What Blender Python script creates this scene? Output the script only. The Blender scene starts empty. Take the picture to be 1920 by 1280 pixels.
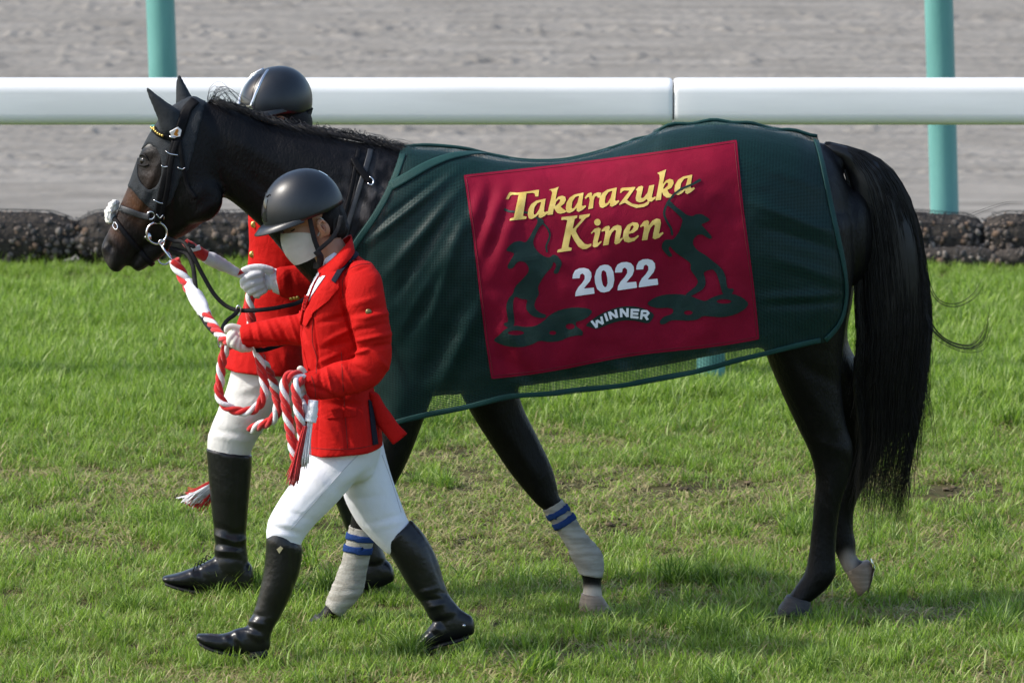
import bpy, bmesh, math, random
import numpy as np
from mathutils import Vector, Matrix, noise as mnoise
from mathutils.bvhtree import BVHTree

random.seed(7); RNG = np.random.default_rng(7)
scene = bpy.context.scene
COL = scene.collection
pi = math.pi

# ------------------------------------------------------------------ camera, sky, sun, exposure
ELEV = math.radians(7.3); DIST = 30.0; PPM = 550.0; FPX = PPM * DIST
AIM = (0.0, 0.0, 0.925)
CAM = np.array([0.0, -DIST * math.cos(ELEV), AIM[2] + DIST * math.sin(ELEV)])
cam_d = bpy.data.cameras.new('camera'); cam = bpy.data.objects.new('camera', cam_d); COL.objects.link(cam)
cam.location = CAM
cam.rotation_euler = (pi / 2 - ELEV, 0, 0)
cam_d.sensor_width = 36.0
cam_d.lens = 36.0 * FPX / 1920.0
cam_d.clip_end = 2000.0
cam_d.dof.use_dof = True
cam_d.dof.focus_distance = 29.6
cam_d.dof.aperture_fstop = 9.0
scene.camera = cam

SUN = Vector((-0.73, -0.10, 0.68)).normalized()
world = bpy.data.worlds.new('World'); scene.world = world; world.use_nodes = True
wn = world.node_tree.nodes; wl = world.node_tree.links
bg = wn['Background']
sky = wn.new('ShaderNodeTexSky'); sky.sky_type = 'NISHITA'; sky.sun_disc = False
sky.sun_elevation = math.asin(SUN.z); sky.sun_rotation = math.atan2(SUN.x, SUN.y)
sky.dust_density = 2.0
wl.new(sky.outputs[0], bg.inputs[0]); bg.inputs[1].default_value = 0.15
sl = bpy.data.lights.new('sun', 'SUN'); sl.energy = 2.3; sl.angle = math.radians(1.2); sl.color = (1.0, 0.95, 0.87)
so = bpy.data.objects.new('sun', sl); COL.objects.link(so)
so.rotation_euler = (-SUN).to_track_quat('-Z', 'Y').to_euler(); so.location = SUN * 20
scene.view_settings.view_transform = 'Standard'; scene.view_settings.look = 'None'
scene.view_settings.exposure = 0.88; scene.view_settings.gamma = 1.0
scene.view_settings.use_curve_mapping = False
scene.cycles.use_denoising = True
scene.cycles.transparent_max_bounces = 16
scene.cycles.max_bounces = 7

# ------------------------------------------------------------------ geometry helpers
_f = np.array([0, math.cos(ELEV), -math.sin(ELEV)]); _u = np.array([0, math.sin(ELEV), math.cos(ELEV)]); _r = np.array([1.0, 0, 0])
YMAP = [lambda Y: Y]     # depth of the group of things being built
def P(x, y, Y):
    """point of the place at depth Y seen at photo position (x, y) of 1920 x 1280"""
    d = _f + (x - 960) / FPX * _r - (y - 640) / FPX * _u
    return CAM + d * ((YMAP[0](Y) - CAM[1]) / d[1])
def PA(x, y, Y):
    x = np.asarray(x, float); y = np.asarray(y, float); Y = YMAP[0](np.broadcast_to(np.asarray(Y, float), x.shape))
    d = _f[None] + ((x - 960) / FPX)[:, None] * _r[None] - ((y - 640) / FPX)[:, None] * _u[None]
    return CAM[None] + d * ((Y - CAM[1]) / d[:, 1])[:, None]
def proj(v):
    v = np.asarray(v, float).reshape(-1, 3) - CAM
    z = v @ _f
    return 960 + FPX * (v @ _r) / z, 640 - FPX * (v @ _u) / z
def ground_y(Y):
    return float(proj([[0, Y, 0]])[1][0])
def ppm(Y):
    return FPX / (DIST + Y * math.cos(ELEV))

def catmull(pts, sub):
    p = np.asarray(pts, float)
    if len(p) < 3 or sub <= 1:
        if sub <= 1: return p
        t = np.linspace(0, 1, sub * (len(p) - 1) + 1)[:, None]
        return p[0] * (1 - t) + p[-1] * t
    q = np.vstack([2 * p[0] - p[1], p, 2 * p[-1] - p[-2]])
    out = []
    for i in range(1, len(q) - 2):
        for k in range(sub):
            t = k / sub
            a, b, c, d = q[i - 1], q[i], q[i + 1], q[i + 2]
            out.append(0.5 * (2 * b + (c - a) * t + (2 * a - 5 * b + 4 * c - d) * t * t + (3 * b - a - 3 * c + d) * t ** 3))
    out.append(p[-1])
    return np.array(out)

def ring_faces(m, n, c0=True, c1=True):
    f = []
    for i in range(m - 1):
        for j in range(n):
            f.append((i * n + j, i * n + (j + 1) % n, (i + 1) * n + (j + 1) % n, (i + 1) * n + j))
    if c0: f.append(tuple(range(n))[::-1])
    if c1: f.append(tuple((m - 1) * n + j for j in range(n)))
    return f

def pl(st, n=20, sub=4, ex=2.0, cap=(0.6, 0.6)):
    """loft of elliptical sections; a station is x1,y1,x2,y2 (both silhouette edges), depth Y, half depth b"""
    s = catmull(st, sub)
    A = PA(s[:, 0], s[:, 1], s[:, 4]); B = PA(s[:, 2], s[:, 3], s[:, 4])
    C = (A + B) / 2; N = (B - A) / 2; b = np.maximum(s[:, 5], 1e-3)
    th = np.linspace(0, 2 * pi, n, endpoint=False)
    c = np.sign(np.cos(th)) * np.abs(np.cos(th)) ** (2 / ex); d = np.sign(np.sin(th)) * np.abs(np.sin(th)) ** (2 / ex)
    rings = []
    def ring(C, N, b):
        r = C[None] + c[:, None] * N[None]; r[:, 1] += d * b; return r
    def caps(C0, N0, b0, T, f):
        L = min(np.linalg.norm(N0), b0) * f
        return [ring(C0 + T * L * math.sin(a), N0 * math.cos(a), b0 * math.cos(a)) for a in (0.35, 0.7, 1.05, 1.35)]
    if cap[0]:
        T = C[0] - C[1]; T /= np.linalg.norm(T) + 1e-9
        rings += caps(C[0], N[0], b[0], T, cap[0])[::-1]
    rings += [ring(C[i], N[i], b[i]) for i in range(len(s))]
    if cap[1]:
        T = C[-1] - C[-2]; T /= np.linalg.norm(T) + 1e-9
        rings += caps(C[-1], N[-1], b[-1], T, cap[1])
    v = np.vstack(rings)
    return v, ring_faces(len(rings), n)

def tube(path, rad, n=8, cap=True, flat=None):
    """round (or flat) tube along a 3-D path"""
    p = np.asarray(path, float); m = len(p)
    rad = np.broadcast_to(np.asarray(rad, float), (m,))
    t = np.gradient(p, axis=0); t /= np.linalg.norm(t, axis=1)[:, None] + 1e-12
    ref = np.array([0, 1.0, 0]) if abs(t[0][1]) < 0.9 else np.array([1.0, 0, 0])
    nrm = np.zeros_like(p); x = np.cross(ref, t[0]); x /= np.linalg.norm(x)
    for i in range(m):
        x = x - t[i] * (x @ t[i]); x /= np.linalg.norm(x) + 1e-12; nrm[i] = x
    bi = np.cross(t, nrm)
    th = np.linspace(0, 2 * pi, n, endpoint=False)
    fl = 1.0 if flat is None else flat
    v = p[:, None] + rad[:, None, None] * (np.cos(th)[None, :, None] * nrm[:, None] + fl * np.sin(th)[None, :, None] * bi[:, None])
    return v.reshape(-1, 3), ring_faces(m, n, cap, cap)

def pxpath(pts, sub=6):
    s = catmull(pts, sub)
    return PA(s[:, 0], s[:, 1], s[:, 2]), (s[:, 3] if s.shape[1] > 3 else None)

def chain(pts, sub=4, n=12):
    """round limb through px points (x, y, Y, radius in m)"""
    p, r = pxpath(pts, sub)
    v, f = tube(p, r, n)
    # round the ends
    return join([(v, f), sphere(p[0], r[0] * 0.999, 10, 6), sphere(p[-1], r[-1] * 0.999, 10, 6)])

def sphere(c, r, n=16, m=10, sc=(1, 1, 1), rot=None):
    v = []; f = []
    for i in range(1, m):
        a = pi * i / m
        for j in range(n):
            b = 2 * pi * j / n
            v.append((math.sin(a) * math.cos(b), math.sin(a) * math.sin(b), math.cos(a)))
    v = [(0, 0, 1)] + v + [(0, 0, -1)]
    for j in range(n):
        f.append((0, 1 + j, 1 + (j + 1) % n)); f.append((len(v) - 1, 1 + (m - 2) * n + (j + 1) % n, 1 + (m - 2) * n + j))
        for i in range(m - 2):
            f.append((1 + i * n + j, 1 + (i + 1) * n + j, 1 + (i + 1) * n + (j + 1) % n, 1 + i * n + (j + 1) % n))
    v = np.array(v) * np.array(sc) * r
    if rot is not None: v = v @ np.array(rot).T
    return v + np.asarray(c), f

def box(x0, x1, y0, y1, z0, z1):
    v = np.array([(x, y, z) for x in (x0, x1) for y in (y0, y1) for z in (z0, z1)], float)
    return v, [(0, 1, 3, 2), (4, 6, 7, 5), (0, 4, 5, 1), (2, 3, 7, 6), (0, 2, 6, 4), (1, 5, 7, 3)]

def join(parts):
    V = []; F = []; o = 0
    for v, f in parts:
        V.append(np.asarray(v, float)); F += [tuple(i + o for i in q) for q in f]; o += len(v)
    return np.vstack(V), F

def rotz(a):
    return np.array([[math.cos(a), -math.sin(a), 0], [math.sin(a), math.cos(a), 0], [0, 0, 1]])

def make_mesh(name, v, f, mat=None, smooth=True):
    me = bpy.data.meshes.new(name)
    me.from_pydata([tuple(x) for x in np.asarray(v, float)], [], [tuple(int(i) for i in q) for q in f])
    me.validate(); me.update()
    if mat is not None:
        for m in (mat if isinstance(mat, (list, tuple)) else [mat]): me.materials.append(m)
    if smooth: me.polygons.foreach_set('use_smooth', [True] * len(me.polygons))
    return me

def link(name, vf, mat, parent=None, smooth=True, fix=True):
    me = make_mesh(name, vf[0], vf[1], mat, smooth)
    if fix:
        bm = bmesh.new(); bm.from_mesh(me); bmesh.ops.recalc_face_normals(bm, faces=bm.faces); bm.to_mesh(me); bm.free()
    o = bpy.data.objects.new(name, me); COL.objects.link(o)
    if parent is not None:
        o.parent = parent
        o.matrix_parent_inverse = Matrix.Translation(-parent.location)
    return o

def empty(name, loc):
    o = bpy.data.objects.new(name, None); COL.objects.link(o); o.location = loc; o.empty_display_size = 0.1
    return o

def tag(o, label=None, cat=None, group=None, kind=None):
    if label: o['label'] = label
    if cat: o['category'] = cat
    if group: o['group'] = group
    if kind: o['kind'] = kind
    return o

def mesh_np(me):
    v = np.empty(len(me.vertices) * 3); me.vertices.foreach_get('co', v)
    return v.reshape(-1, 3), [tuple(p.vertices) for p in me.polygons]

def lap(v, f, it=3, lam=0.5):
    e = set()
    for q in f:
        for i in range(len(q)):
            a, b = q[i], q[(i + 1) % len(q)]; e.add((min(a, b), max(a, b)))
    e = np.array(list(e)); n = np.zeros(len(v))
    np.add.at(n, e[:, 0], 1); np.add.at(n, e[:, 1], 1); n[n == 0] = 1
    v = v.copy()
    for k in range(it):
        s = np.zeros_like(v)
        np.add.at(s, e[:, 0], v[e[:, 1]]); np.add.at(s, e[:, 1], v[e[:, 0]])
        v += lam * (s / n[:, None] - v)
        if k % 2 == 1:  # Taubin step keeps the volume
            s = np.zeros_like(v)
            np.add.at(s, e[:, 0], v[e[:, 1]]); np.add.at(s, e[:, 1], v[e[:, 0]])
            v -= 0.35 * (s / n[:, None] - v)
    return v

def vnormals(v, f):
    n = np.zeros_like(v)
    q = np.array([(p[0], p[1], p[2]) for p in f])
    fn = np.cross(v[q[:, 1]] - v[q[:, 0]], v[q[:, 2]] - v[q[:, 0]])
    for k in range(3): np.add.at(n, q[:, k], fn)
    return n / (np.linalg.norm(n, axis=1)[:, None] + 1e-12)

def union(parts, voxel, it=4, lam=0.5):
    """one continuous skin round several closed shapes"""
    v, f = join(parts)
    me = make_mesh('tmp', v, f)
    bm = bmesh.new(); bm.from_mesh(me); bmesh.ops.recalc_face_normals(bm, faces=bm.faces); bm.to_mesh(me); bm.free()
    o = bpy.data.objects.new('tmp', me); COL.objects.link(o)
    m = o.modifiers.new('r', 'REMESH'); m.mode = 'VOXEL'; m.voxel_size = voxel; m.adaptivity = 0
    dg = bpy.context.evaluated_depsgraph_get(); dg.update()
    ev = o.evaluated_get(dg); r = bpy.data.meshes.new_from_object(ev)
    v, f = mesh_np(r)
    bpy.data.objects.remove(o); bpy.data.meshes.remove(me); bpy.data.meshes.remove(r)
    # keep only the outer skin
    adj = np.arange(len(v))
    def find(i):
        while adj[i] != i: adj[i] = adj[adj[i]]; i = adj[i]
        return i
    for q in f:
        a = find(q[0])
        for i in q[1:]:
            b = find(i)
            if b != a: adj[b] = a
    root = np.array([find(i) for i in range(len(v))])
    u, cnt = np.unique(root, return_counts=True)
    keep = set(u[cnt > 0.1 * cnt.max()])
    km = np.array([r in keep for r in root]); idx = np.cumsum(km) - 1
    f = [tuple(idx[list(q)]) for q in f if km[q[0]]]; v = v[km]
    return lap(v, f, it, lam), f

def seg_dist(px, py, x1, y1, x2, y2):
    dx, dy = x2 - x1, y2 - y1; L = dx * dx + dy * dy + 1e-9
    t = np.clip(((px - x1) * dx + (py - y1) * dy) / L, 0, 1)
    return np.hypot(px - x1 - t * dx, py - y1 - t * dy), t

def folds(v, f, lst, side=-1, amt=1.0):
    """push creases and ridges into a mesh; a fold is x1,y1,x2,y2,width px,height m; side -1 the camera side, 0 both"""
    n = vnormals(v, f); px, py = proj(v); out = v.copy()
    w8 = np.ones(len(v)) if side == 0 else np.clip(0.5 - n[:, 1] * 2.0, 0, 1)
    for x1, y1, x2, y2, w, h in lst:
        d, t = seg_dist(px, py, x1, y1, x2, y2)
        g = np.exp(-(d / w) ** 2) * (0.35 + 0.65 * np.sin(pi * np.clip(t, 0.02, 0.98)))
        out += n * (g * h * amt * w8)[:, None]
    return out

def noisy(v, f, scale, amp, stretch=(1, 1, 1), seed=0):
    n = vnormals(v, f); s = np.array(stretch) * scale
    d = np.array([mnoise.noise(Vector(p * s) + Vector((seed, seed * 2, 0))) for p in v])
    return v + n * (d * amp)[:, None]

def add_cols(me, cols, name='Col'):
    a = me.color_attributes.new(name, 'FLOAT_COLOR', 'POINT')
    c = np.ones((len(me.vertices), 4)); c[:, :3] = cols
    a.data.foreach_set('color', c.ravel())

def shell(v, f, planes, off, mask=None):
    """skin-tight layer: the part of a mesh on the positive side of every (point, normal), pushed out by off"""
    me = make_mesh('tmp', v, f)
    bm = bmesh.new(); bm.from_mesh(me); bpy.data.meshes.remove(me)
    for co, no in planes:
        bmesh.ops.bisect_plane(bm, geom=bm.verts[:] + bm.edges[:] + bm.faces[:], plane_co=co, plane_no=no, clear_inner=True)
    if mask is not None:
        bm.verts.ensure_lookup_table()
        cen = np.array([fc.calc_center_median() for fc in bm.faces]) if len(bm.faces) else np.zeros((0, 3))
        kill = [fc for fc, k in zip(bm.faces[:], mask(cen)) if not k]
        bmesh.ops.delete(bm, geom=kill, context='FACES')
        for _ in range(2):
            bv = [x for x in bm.verts if x.is_boundary]
            new = {}
            for x in bv:
                nb = [e.other_vert(x).co for e in x.link_edges if e.is_boundary]
                if len(nb) == 2: new[x] = x.co * 0.4 + (nb[0] + nb[1]) * 0.3
            for x, c in new.items(): x.co = c
    bm.normal_update()
    nn = {x: x.normal.copy() for x in bm.verts}
    for x in bm.verts: x.co += nn[x] * off
    # rim: a turned-in edge gives the layer its thickness
    r = bmesh.ops.extrude_edge_only(bm, edges=[e for e in bm.edges if e.is_boundary])
    for x in [g for g in r['geom'] if isinstance(g, bmesh.types.BMVert)]:
        o = x.link_edges
        x.co -= (min((e.other_vert(x) for e in o), key=lambda w: (w.co - x.co).length)).normal * off * 1.2
    bm.verts.index_update()
    V = np.array([x.co[:] for x in bm.verts]); F = [tuple(x.index for x in fc.verts) for fc in bm.faces]
    bm.free(); return V, F

def cut_loop(v, f, co, no, near=None):
    """outline of a mesh in a plane, as ordered points (the loop nearest to near)"""
    me = make_mesh('tmp', v, f); bm = bmesh.new(); bm.from_mesh(me); bpy.data.meshes.remove(me)
    r = bmesh.ops.bisect_plane(bm, geom=bm.verts[:] + bm.edges[:] + bm.faces[:], plane_co=co, plane_no=no)
    ed = [g for g in r['geom_cut'] if isinstance(g, bmesh.types.BMEdge)]
    nb = {}
    for e in ed:
        a, b = e.verts; nb.setdefault(a, []).append(b); nb.setdefault(b, []).append(a)
    loops = []; seen = set()
    for s in nb:
        if s in seen: continue
        lp = [s]; seen.add(s); cur = s
        while True:
            nx = [x for x in nb[cur] if x not in seen]
            if not nx: break
            cur = nx[0]; seen.add(cur); lp.append(cur)
        loops.append(np.array([x.co[:] for x in lp]))
    bm.free()
    loops = [l for l in loops if len(l) > 8]
    if near is not None: loops.sort(key=lambda l: np.linalg.norm(l - np.asarray(near), axis=1).min())
    else: loops.sort(key=lambda l: -len(l))
    return loops[0]

def strap(v, f, p1, p2, Y, width, thick=0.004, off=0.002, yaw=0.0):
    """flat strap buckled round a mesh in the plane through photo points p1, p2"""
    a = P(p1[0], p1[1], Y); b = P(p2[0], p2[1], Y); t = b - a; t /= np.linalg.norm(t)
    no = np.cross(t, (math.sin(yaw), math.cos(yaw), 0)); no /= np.linalg.norm(no)
    lp = cut_loop(v, f, a, no, (a + b) / 2)
    for _ in range(2): lp = (np.roll(lp, 1, 0) + 2 * lp + np.roll(lp, -1, 0)) / 4
    c = lp.mean(0); tg = np.roll(lp, -1, 0) - np.roll(lp, 1, 0); tg /= np.linalg.norm(tg, axis=1)[:, None] + 1e-9
    out = np.cross(tg, no); s = np.sign(((lp - c) * out).sum(1).sum()); out *= s
    out /= np.linalg.norm(out, axis=1)[:, None] + 1e-9
    R = []
    for (w, h) in ((-1, -0.002), (-1, thick), (-0.7, thick * 1.35), (0.7, thick * 1.35), (1, thick), (1, -0.002)):
        R.append(lp + no * (w * width / 2) + out * (off + h))
    m = len(lp); V = np.stack(R, 1).reshape(-1, 3); F = []
    for i in range(m):
        for j in range(6):
            F.append((i * 6 + j, i * 6 + (j + 1) % 6, ((i + 1) % m) * 6 + (j + 1) % 6, ((i + 1) % m) * 6 + j))
    return V, F

def ribbon(path, outs, width, thick):
    """flat band along a path with outward normals; width across"""
    p = np.asarray(path, float); n = np.asarray(outs, float); t = np.gradient(p, axis=0)
    s = np.cross(t, n); s /= np.linalg.norm(s, axis=1)[:, None] + 1e-9
    w = np.broadcast_to(np.asarray(width, float), (len(p),))[:, None]
    R = [p - s * w / 2, p - s * w / 2 + n * thick, p - s * w * .3 + n * thick * 1.3, p + s * w * .3 + n * thick * 1.3, p + s * w / 2 + n * thick, p + s * w / 2]
    V = np.stack(R, 1).reshape(-1, 3)
    return V, ring_faces(len(p), 6)

def on_surface(bvh, pts, off, sub=8, fallback=0.0):
    """photo points dropped on a surface along the line of sight -> points and outward normals"""
    s = catmull(pts, sub); C = Vector(CAM); o = []; N = []
    for x, y in s[:, :2]:
        d = Vector(P(x, y, 0.0)) - C; d.normalize()
        h = bvh.ray_cast(C, d)
        if h[0] is None:
            q = Vector(P(x, y, fallback)); h = bvh.find_nearest(q)
        n = h[1] if h[1].dot(d) < 0 else -h[1]
        o.append(np.array(h[0] + n * off)); N.append(np.array(n))
    o = np.array(o); N = np.array(N)
    for _ in range(3):
        N[1:-1] = (N[:-2] + 2 * N[1:-1] + N[2:]) / 4; o[1:-1] = (o[:-2] + 2 * o[1:-1] + o[2:]) / 4
    N /= np.linalg.norm(N, axis=1)[:, None]
    return o, N

def vnoise(x, y, seed=0):
    """smooth value noise, vectorised"""
    xi = np.floor(x).astype(int); yi = np.floor(y).astype(int); fx = x - xi; fy = y - yi
    fx = fx * fx * (3 - 2 * fx); fy = fy * fy * (3 - 2 * fy)
    def h(a, b):
        n = (a * 374761393 + b * 668265263 + seed * 982451653) & 0x7fffffff
        n = ((n ^ (n >> 13)) * 1274126177) & 0x7fffffff
        return ((n ^ (n >> 16)) & 0xffff) / 65535.0
    return (h(xi, yi) * (1 - fx) + h(xi + 1, yi) * fx) * (1 - fy) + (h(xi, yi + 1) * (1 - fx) + h(xi + 1, yi + 1) * fx) * fy
def fbm(x, y, o=4, seed=0):
    r = 0; a = 0.5
    for k in range(o): r = r + a * vnoise(x * 2 ** k, y * 2 ** k, seed + k); a *= 0.5
    return r

# ------------------------------------------------------------------ materials
def M(name, col, rough=0.6, col2=None, vscale=8.0, bump=0.0, bscale=60.0, spec=0.4, metal=0.0, coat=0.0, sheen=0.0,
      stretch=(1, 1, 1), vcol=False, detail=4.0, trans=0.0, wrinkle=0.0, wscale=22.0):
    m = bpy.data.materials.new(name); m.use_nodes = True
    nt = m.node_tree; N = nt.nodes; L = nt.links; b = N['Principled BSDF']
    b.inputs['Roughness'].default_value = rough; b.inputs['Specular IOR Level'].default_value = spec
    b.inputs['Metallic'].default_value = metal; b.inputs['Coat Weight'].default_value = coat; b.inputs['Coat Roughness'].default_value = 0.15
    b.inputs['Sheen Weight'].default_value = sheen
    b.inputs['Base Color'].default_value = (*col, 1)
    tc = N.new('ShaderNodeTexCoord'); mp = N.new('ShaderNodeMapping'); mp.inputs['Scale'].default_value = stretch
    L.new(tc.outputs['Object'], mp.inputs[0])
    src = None
    if col2 is not None or vcol:
        nz = N.new('ShaderNodeTexNoise'); nz.inputs['Scale'].default_value = vscale; nz.inputs['Detail'].default_value = detail
        L.new(mp.outputs[0], nz.inputs['Vector'])
        cr = N.new('ShaderNodeValToRGB'); cr.color_ramp.elements[0].position = 0.36; cr.color_ramp.elements[1].position = 0.66
        L.new(nz.outputs[0], cr.inputs[0])
        if vcol:
            va = N.new('ShaderNodeVertexColor'); va.layer_name = 'Col'
            cr.color_ramp.elements[0].color = (0.8, 0.8, 0.8, 1); cr.color_ramp.elements[1].color = (1.2, 1.2, 1.2, 1)
            mx = N.new('ShaderNodeMix'); mx.data_type = 'RGBA'; mx.blend_type = 'MULTIPLY'; mx.inputs[0].default_value = 1
            L.new(va.outputs[0], mx.inputs[6]); L.new(cr.outputs[0], mx.inputs[7]); src = mx.outputs[2]
        else:
            cr.color_ramp.elements[0].color = (*col, 1); cr.color_ramp.elements[1].color = (*col2, 1); src = cr.outputs[0]
        L.new(src, b.inputs['Base Color'])
    if bump:
        n2 = N.new('ShaderNodeTexNoise'); n2.inputs['Scale'].default_value = bscale; n2.inputs['Detail'].default_value = 5
        L.new(mp.outputs[0], n2.inputs['Vector'])
        bp = N.new('ShaderNodeBump'); bp.inputs['Strength'].default_value = bump; bp.inputs['Distance'].default_value = 0.01
        L.new(n2.outputs[0], bp.inputs['Height']); L.new(bp.outputs[0], b.inputs['Normal'])
        if wrinkle:
            n3 = N.new('ShaderNodeTexNoise'); n3.inputs['Scale'].default_value = wscale; n3.inputs['Detail'].default_value = 2; n3.inputs['Distortion'].default_value = 0.8
            L.new(mp.outputs[0], n3.inputs['Vector']); b3_ = N.new('ShaderNodeBump'); b3_.inputs['Strength'].default_value = wrinkle; b3_.inputs['Distance'].default_value = 0.02
            L.new(n3.outputs[0], b3_.inputs['Height']); L.new(b3_.outputs[0], bp.inputs['Normal'])
    if trans:
        tr = N.new('ShaderNodeBsdfTranslucent'); mxs = N.new('ShaderNodeMixShader'); mxs.inputs[0].default_value = trans
        if src is not None: L.new(src, tr.inputs[0])
        else: tr.inputs[0].default_value = (*col, 1)
        L.new(b.outputs[0], mxs.inputs[1]); L.new(tr.outputs[0], mxs.inputs[2]); L.new(mxs.outputs[0], N['Material Output'].inputs[0])
    return m

# ------------------------------------------------------------------ flat shapes laid on surfaces (print, lapels, trim)
def sd_poly(pts):
    pts = np.asarray(pts, float)
    def f(x, y):
        d = np.full(x.shape, 1e9); ins = np.zeros(x.shape, bool)
        for i in range(len(pts)):
            x1, y1 = pts[i]; x2, y2 = pts[(i + 1) % len(pts)]
            d = np.minimum(d, seg_dist(x, y, x1, y1, x2, y2)[0])
            c = (y1 > y) != (y2 > y)
            ins ^= c & (x < (x2 - x1) * (y - y1) / ((y2 - y1) if y2 != y1 else 1e-9) + x1)
        return np.where(ins, -d, d)
    return f
def sd_strokes(strokes, butt=False, ext=0.0):
    """strokes: lists of (x, y, r)"""
    def f(x, y):
        d = np.full(x.shape, 1e9)
        for s in strokes:
            s = np.asarray(s, float); ds = np.full(x.shape, 1e9)
            for a, b in zip(s[:-1], s[1:]):
                m = 2 * max(a[2], b[2]) + 6
                sel = (x > min(a[0], b[0]) - m) & (x < max(a[0], b[0]) + m) & (y > min(a[1], b[1]) - m) & (y < max(a[1], b[1]) + m)
                if not sel.any(): continue
                q, t = seg_dist(x[sel], y[sel], a[0], a[1], b[0], b[1])
                ds[sel] = np.minimum(ds[sel], q - (a[2] + (b[2] - a[2]) * t))
            if butt and np.hypot(*(s[0] - s[-1])[:2]) > 1e-3:      # square pen ends
                for e, o in ((s[0], s[1]), (s[-1], s[-2])):
                    u = e[:2] - o[:2]; u = u / (np.hypot(*u) + 1e-9); R = e[2] * 1.7 + .2
                    nr = np.hypot(x - e[0], y - e[1]) < R
                    ds = np.where(nr, np.maximum(ds, (x - e[0]) * u[0] + (y - e[1]) * u[1] - ext * e[2]), ds)
            d = np.minimum(d, ds)
        return d
    return f
def sd_any(*fs): return lambda x, y: np.minimum.reduce([f(x, y) for f in fs])
def sd_minus(f, g): return lambda x, y: np.maximum(f(x, y), -g(x, y))
def fill2d(f, x0, x1, y0, y1, h):
    xs = np.arange(x0, x1 + h, h); ys = np.arange(y0, y1 + h, h); X, Y = np.meshgrid(xs, ys); D = f(X, Y)
    V = []; idx = {}; F = []
    def node(k, p):
        if k not in idx: idx[k] = len(V); V.append(p)
        return idx[k]
    act = np.argwhere((np.minimum.reduce([D[:-1, :-1], D[1:, :-1], D[:-1, 1:], D[1:, 1:]]) < 0))
    for j, i in act:
        c = [(i, j), (i + 1, j), (i + 1, j + 1), (i, j + 1)]; q = []
        for k in range(4):
            a, b = c[k], c[(k + 1) % 4]; da, db = D[a[1], a[0]], D[b[1], b[0]]
            if da < 0: q.append(node(a, (xs[a[0]], ys[a[1]])))
            if (da < 0) != (db < 0):
                t = da / (da - db); key = (min(a, b), max(a, b))
                q.append(node(key, (xs[a[0]] + (xs[b[0]] - xs[a[0]]) * t, ys[a[1]] + (ys[b[1]] - ys[a[1]]) * t)))
        if len(q) >= 3: F.append(tuple(q))
    return np.array(V), F
def drop(bvh, xy, off, fallback=0.0):
    C = Vector(CAM); out = np.zeros((len(xy), 3))
    for i, (x, y) in enumerate(xy):
        d = Vector(P(x, y, fallback)) - C; d.normalize(); h = bvh.ray_cast(C, d)
        if h[0] is None: h = bvh.find_nearest(Vector(P(x, y, fallback)))
        n = h[1] if h[1].dot(d) < 0 else -h[1]
        n = (n * 0.5 - d * 0.5).normalized()
        out[i] = h[0] + n * off
    return out
def applique(f, bb, h, bvh, off, thick=0.0, fallback=0.0, smooth_it=2):
    xy, F = fill2d(f, *bb, h); V = drop(bvh, xy, off, fallback)
    if smooth_it: V = lap(V, F, smooth_it, .4) if False else V
    if thick:
        cnt = {}
        for q in F:
            for i in range(len(q)):
                e = (q[i], q[(i + 1) % len(q)]); cnt[e] = cnt.get(e, 0) + 1
        rim = [e for e in cnt if (e[1], e[0]) not in cnt]
        ids = sorted({i for e in rim for i in e}); mp = {k: len(V) + n for n, k in enumerate(ids)}
        back = drop(bvh, xy[ids], off - thick, fallback); V = np.vstack([V, back])
        F = F + [(b, a, mp[a], mp[b]) for a, b in rim]
    return V, F

# ------------------------------------------------------------------ the setting: turf, dirt track, rocks, rails
m_soil = M('soil', (0.045, 0.040, 0.018), 0.95, (0.085, 0.075, 0.030), 5.0, 0.8, 40, 0.1)
m_ground = M('far_ground', (0.07, 0.09, 0.03), 0.95, (0.10, 0.10, 0.05), 0.3, 0, 1, 0.1)
m_dirt = M('dirt', (0.18, 0.167, 0.145), 0.95, (0.25, 0.233, 0.205), 3.0, 0.9, 30, 0.1, stretch=(0.5, 1.6, 1), detail=8)
ROCK_Y = 10.15

def turf_h(x, y):
    return (fbm(x * 0.9 + 9, y * 0.9, 3, 3) - 0.45) * 0.05 + (fbm(x * 5, y * 5, 3, 8) - 0.45) * 0.02
def sheet(name, x0, x1, y0, y1, nx, ny, hf, mat):
    X, Yv = np.meshgrid(np.linspace(x0, x1, nx), np.linspace(y0, y1, ny))
    x = X.ravel(); y = Yv.ravel(); v = np.stack([x, y, hf(x, y)], 1)
    f = [(j * nx + i, j * nx + i + 1, (j + 1) * nx + i + 1, (j + 1) * nx + i) for j in range(ny - 1) for i in range(nx - 1)]
    return tag(link(name, (v, f), mat, fix=False), kind='structure')
sheet('ground', -400, 400, -400, 400, 2, 2, lambda x, y: x * 0 - 0.12, m_ground)
sheet('turf', -7, 7, -6, ROCK_Y + 0.1, 160, 180, lambda x, y: turf_h(x, y) - 0.012, m_soil)

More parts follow.
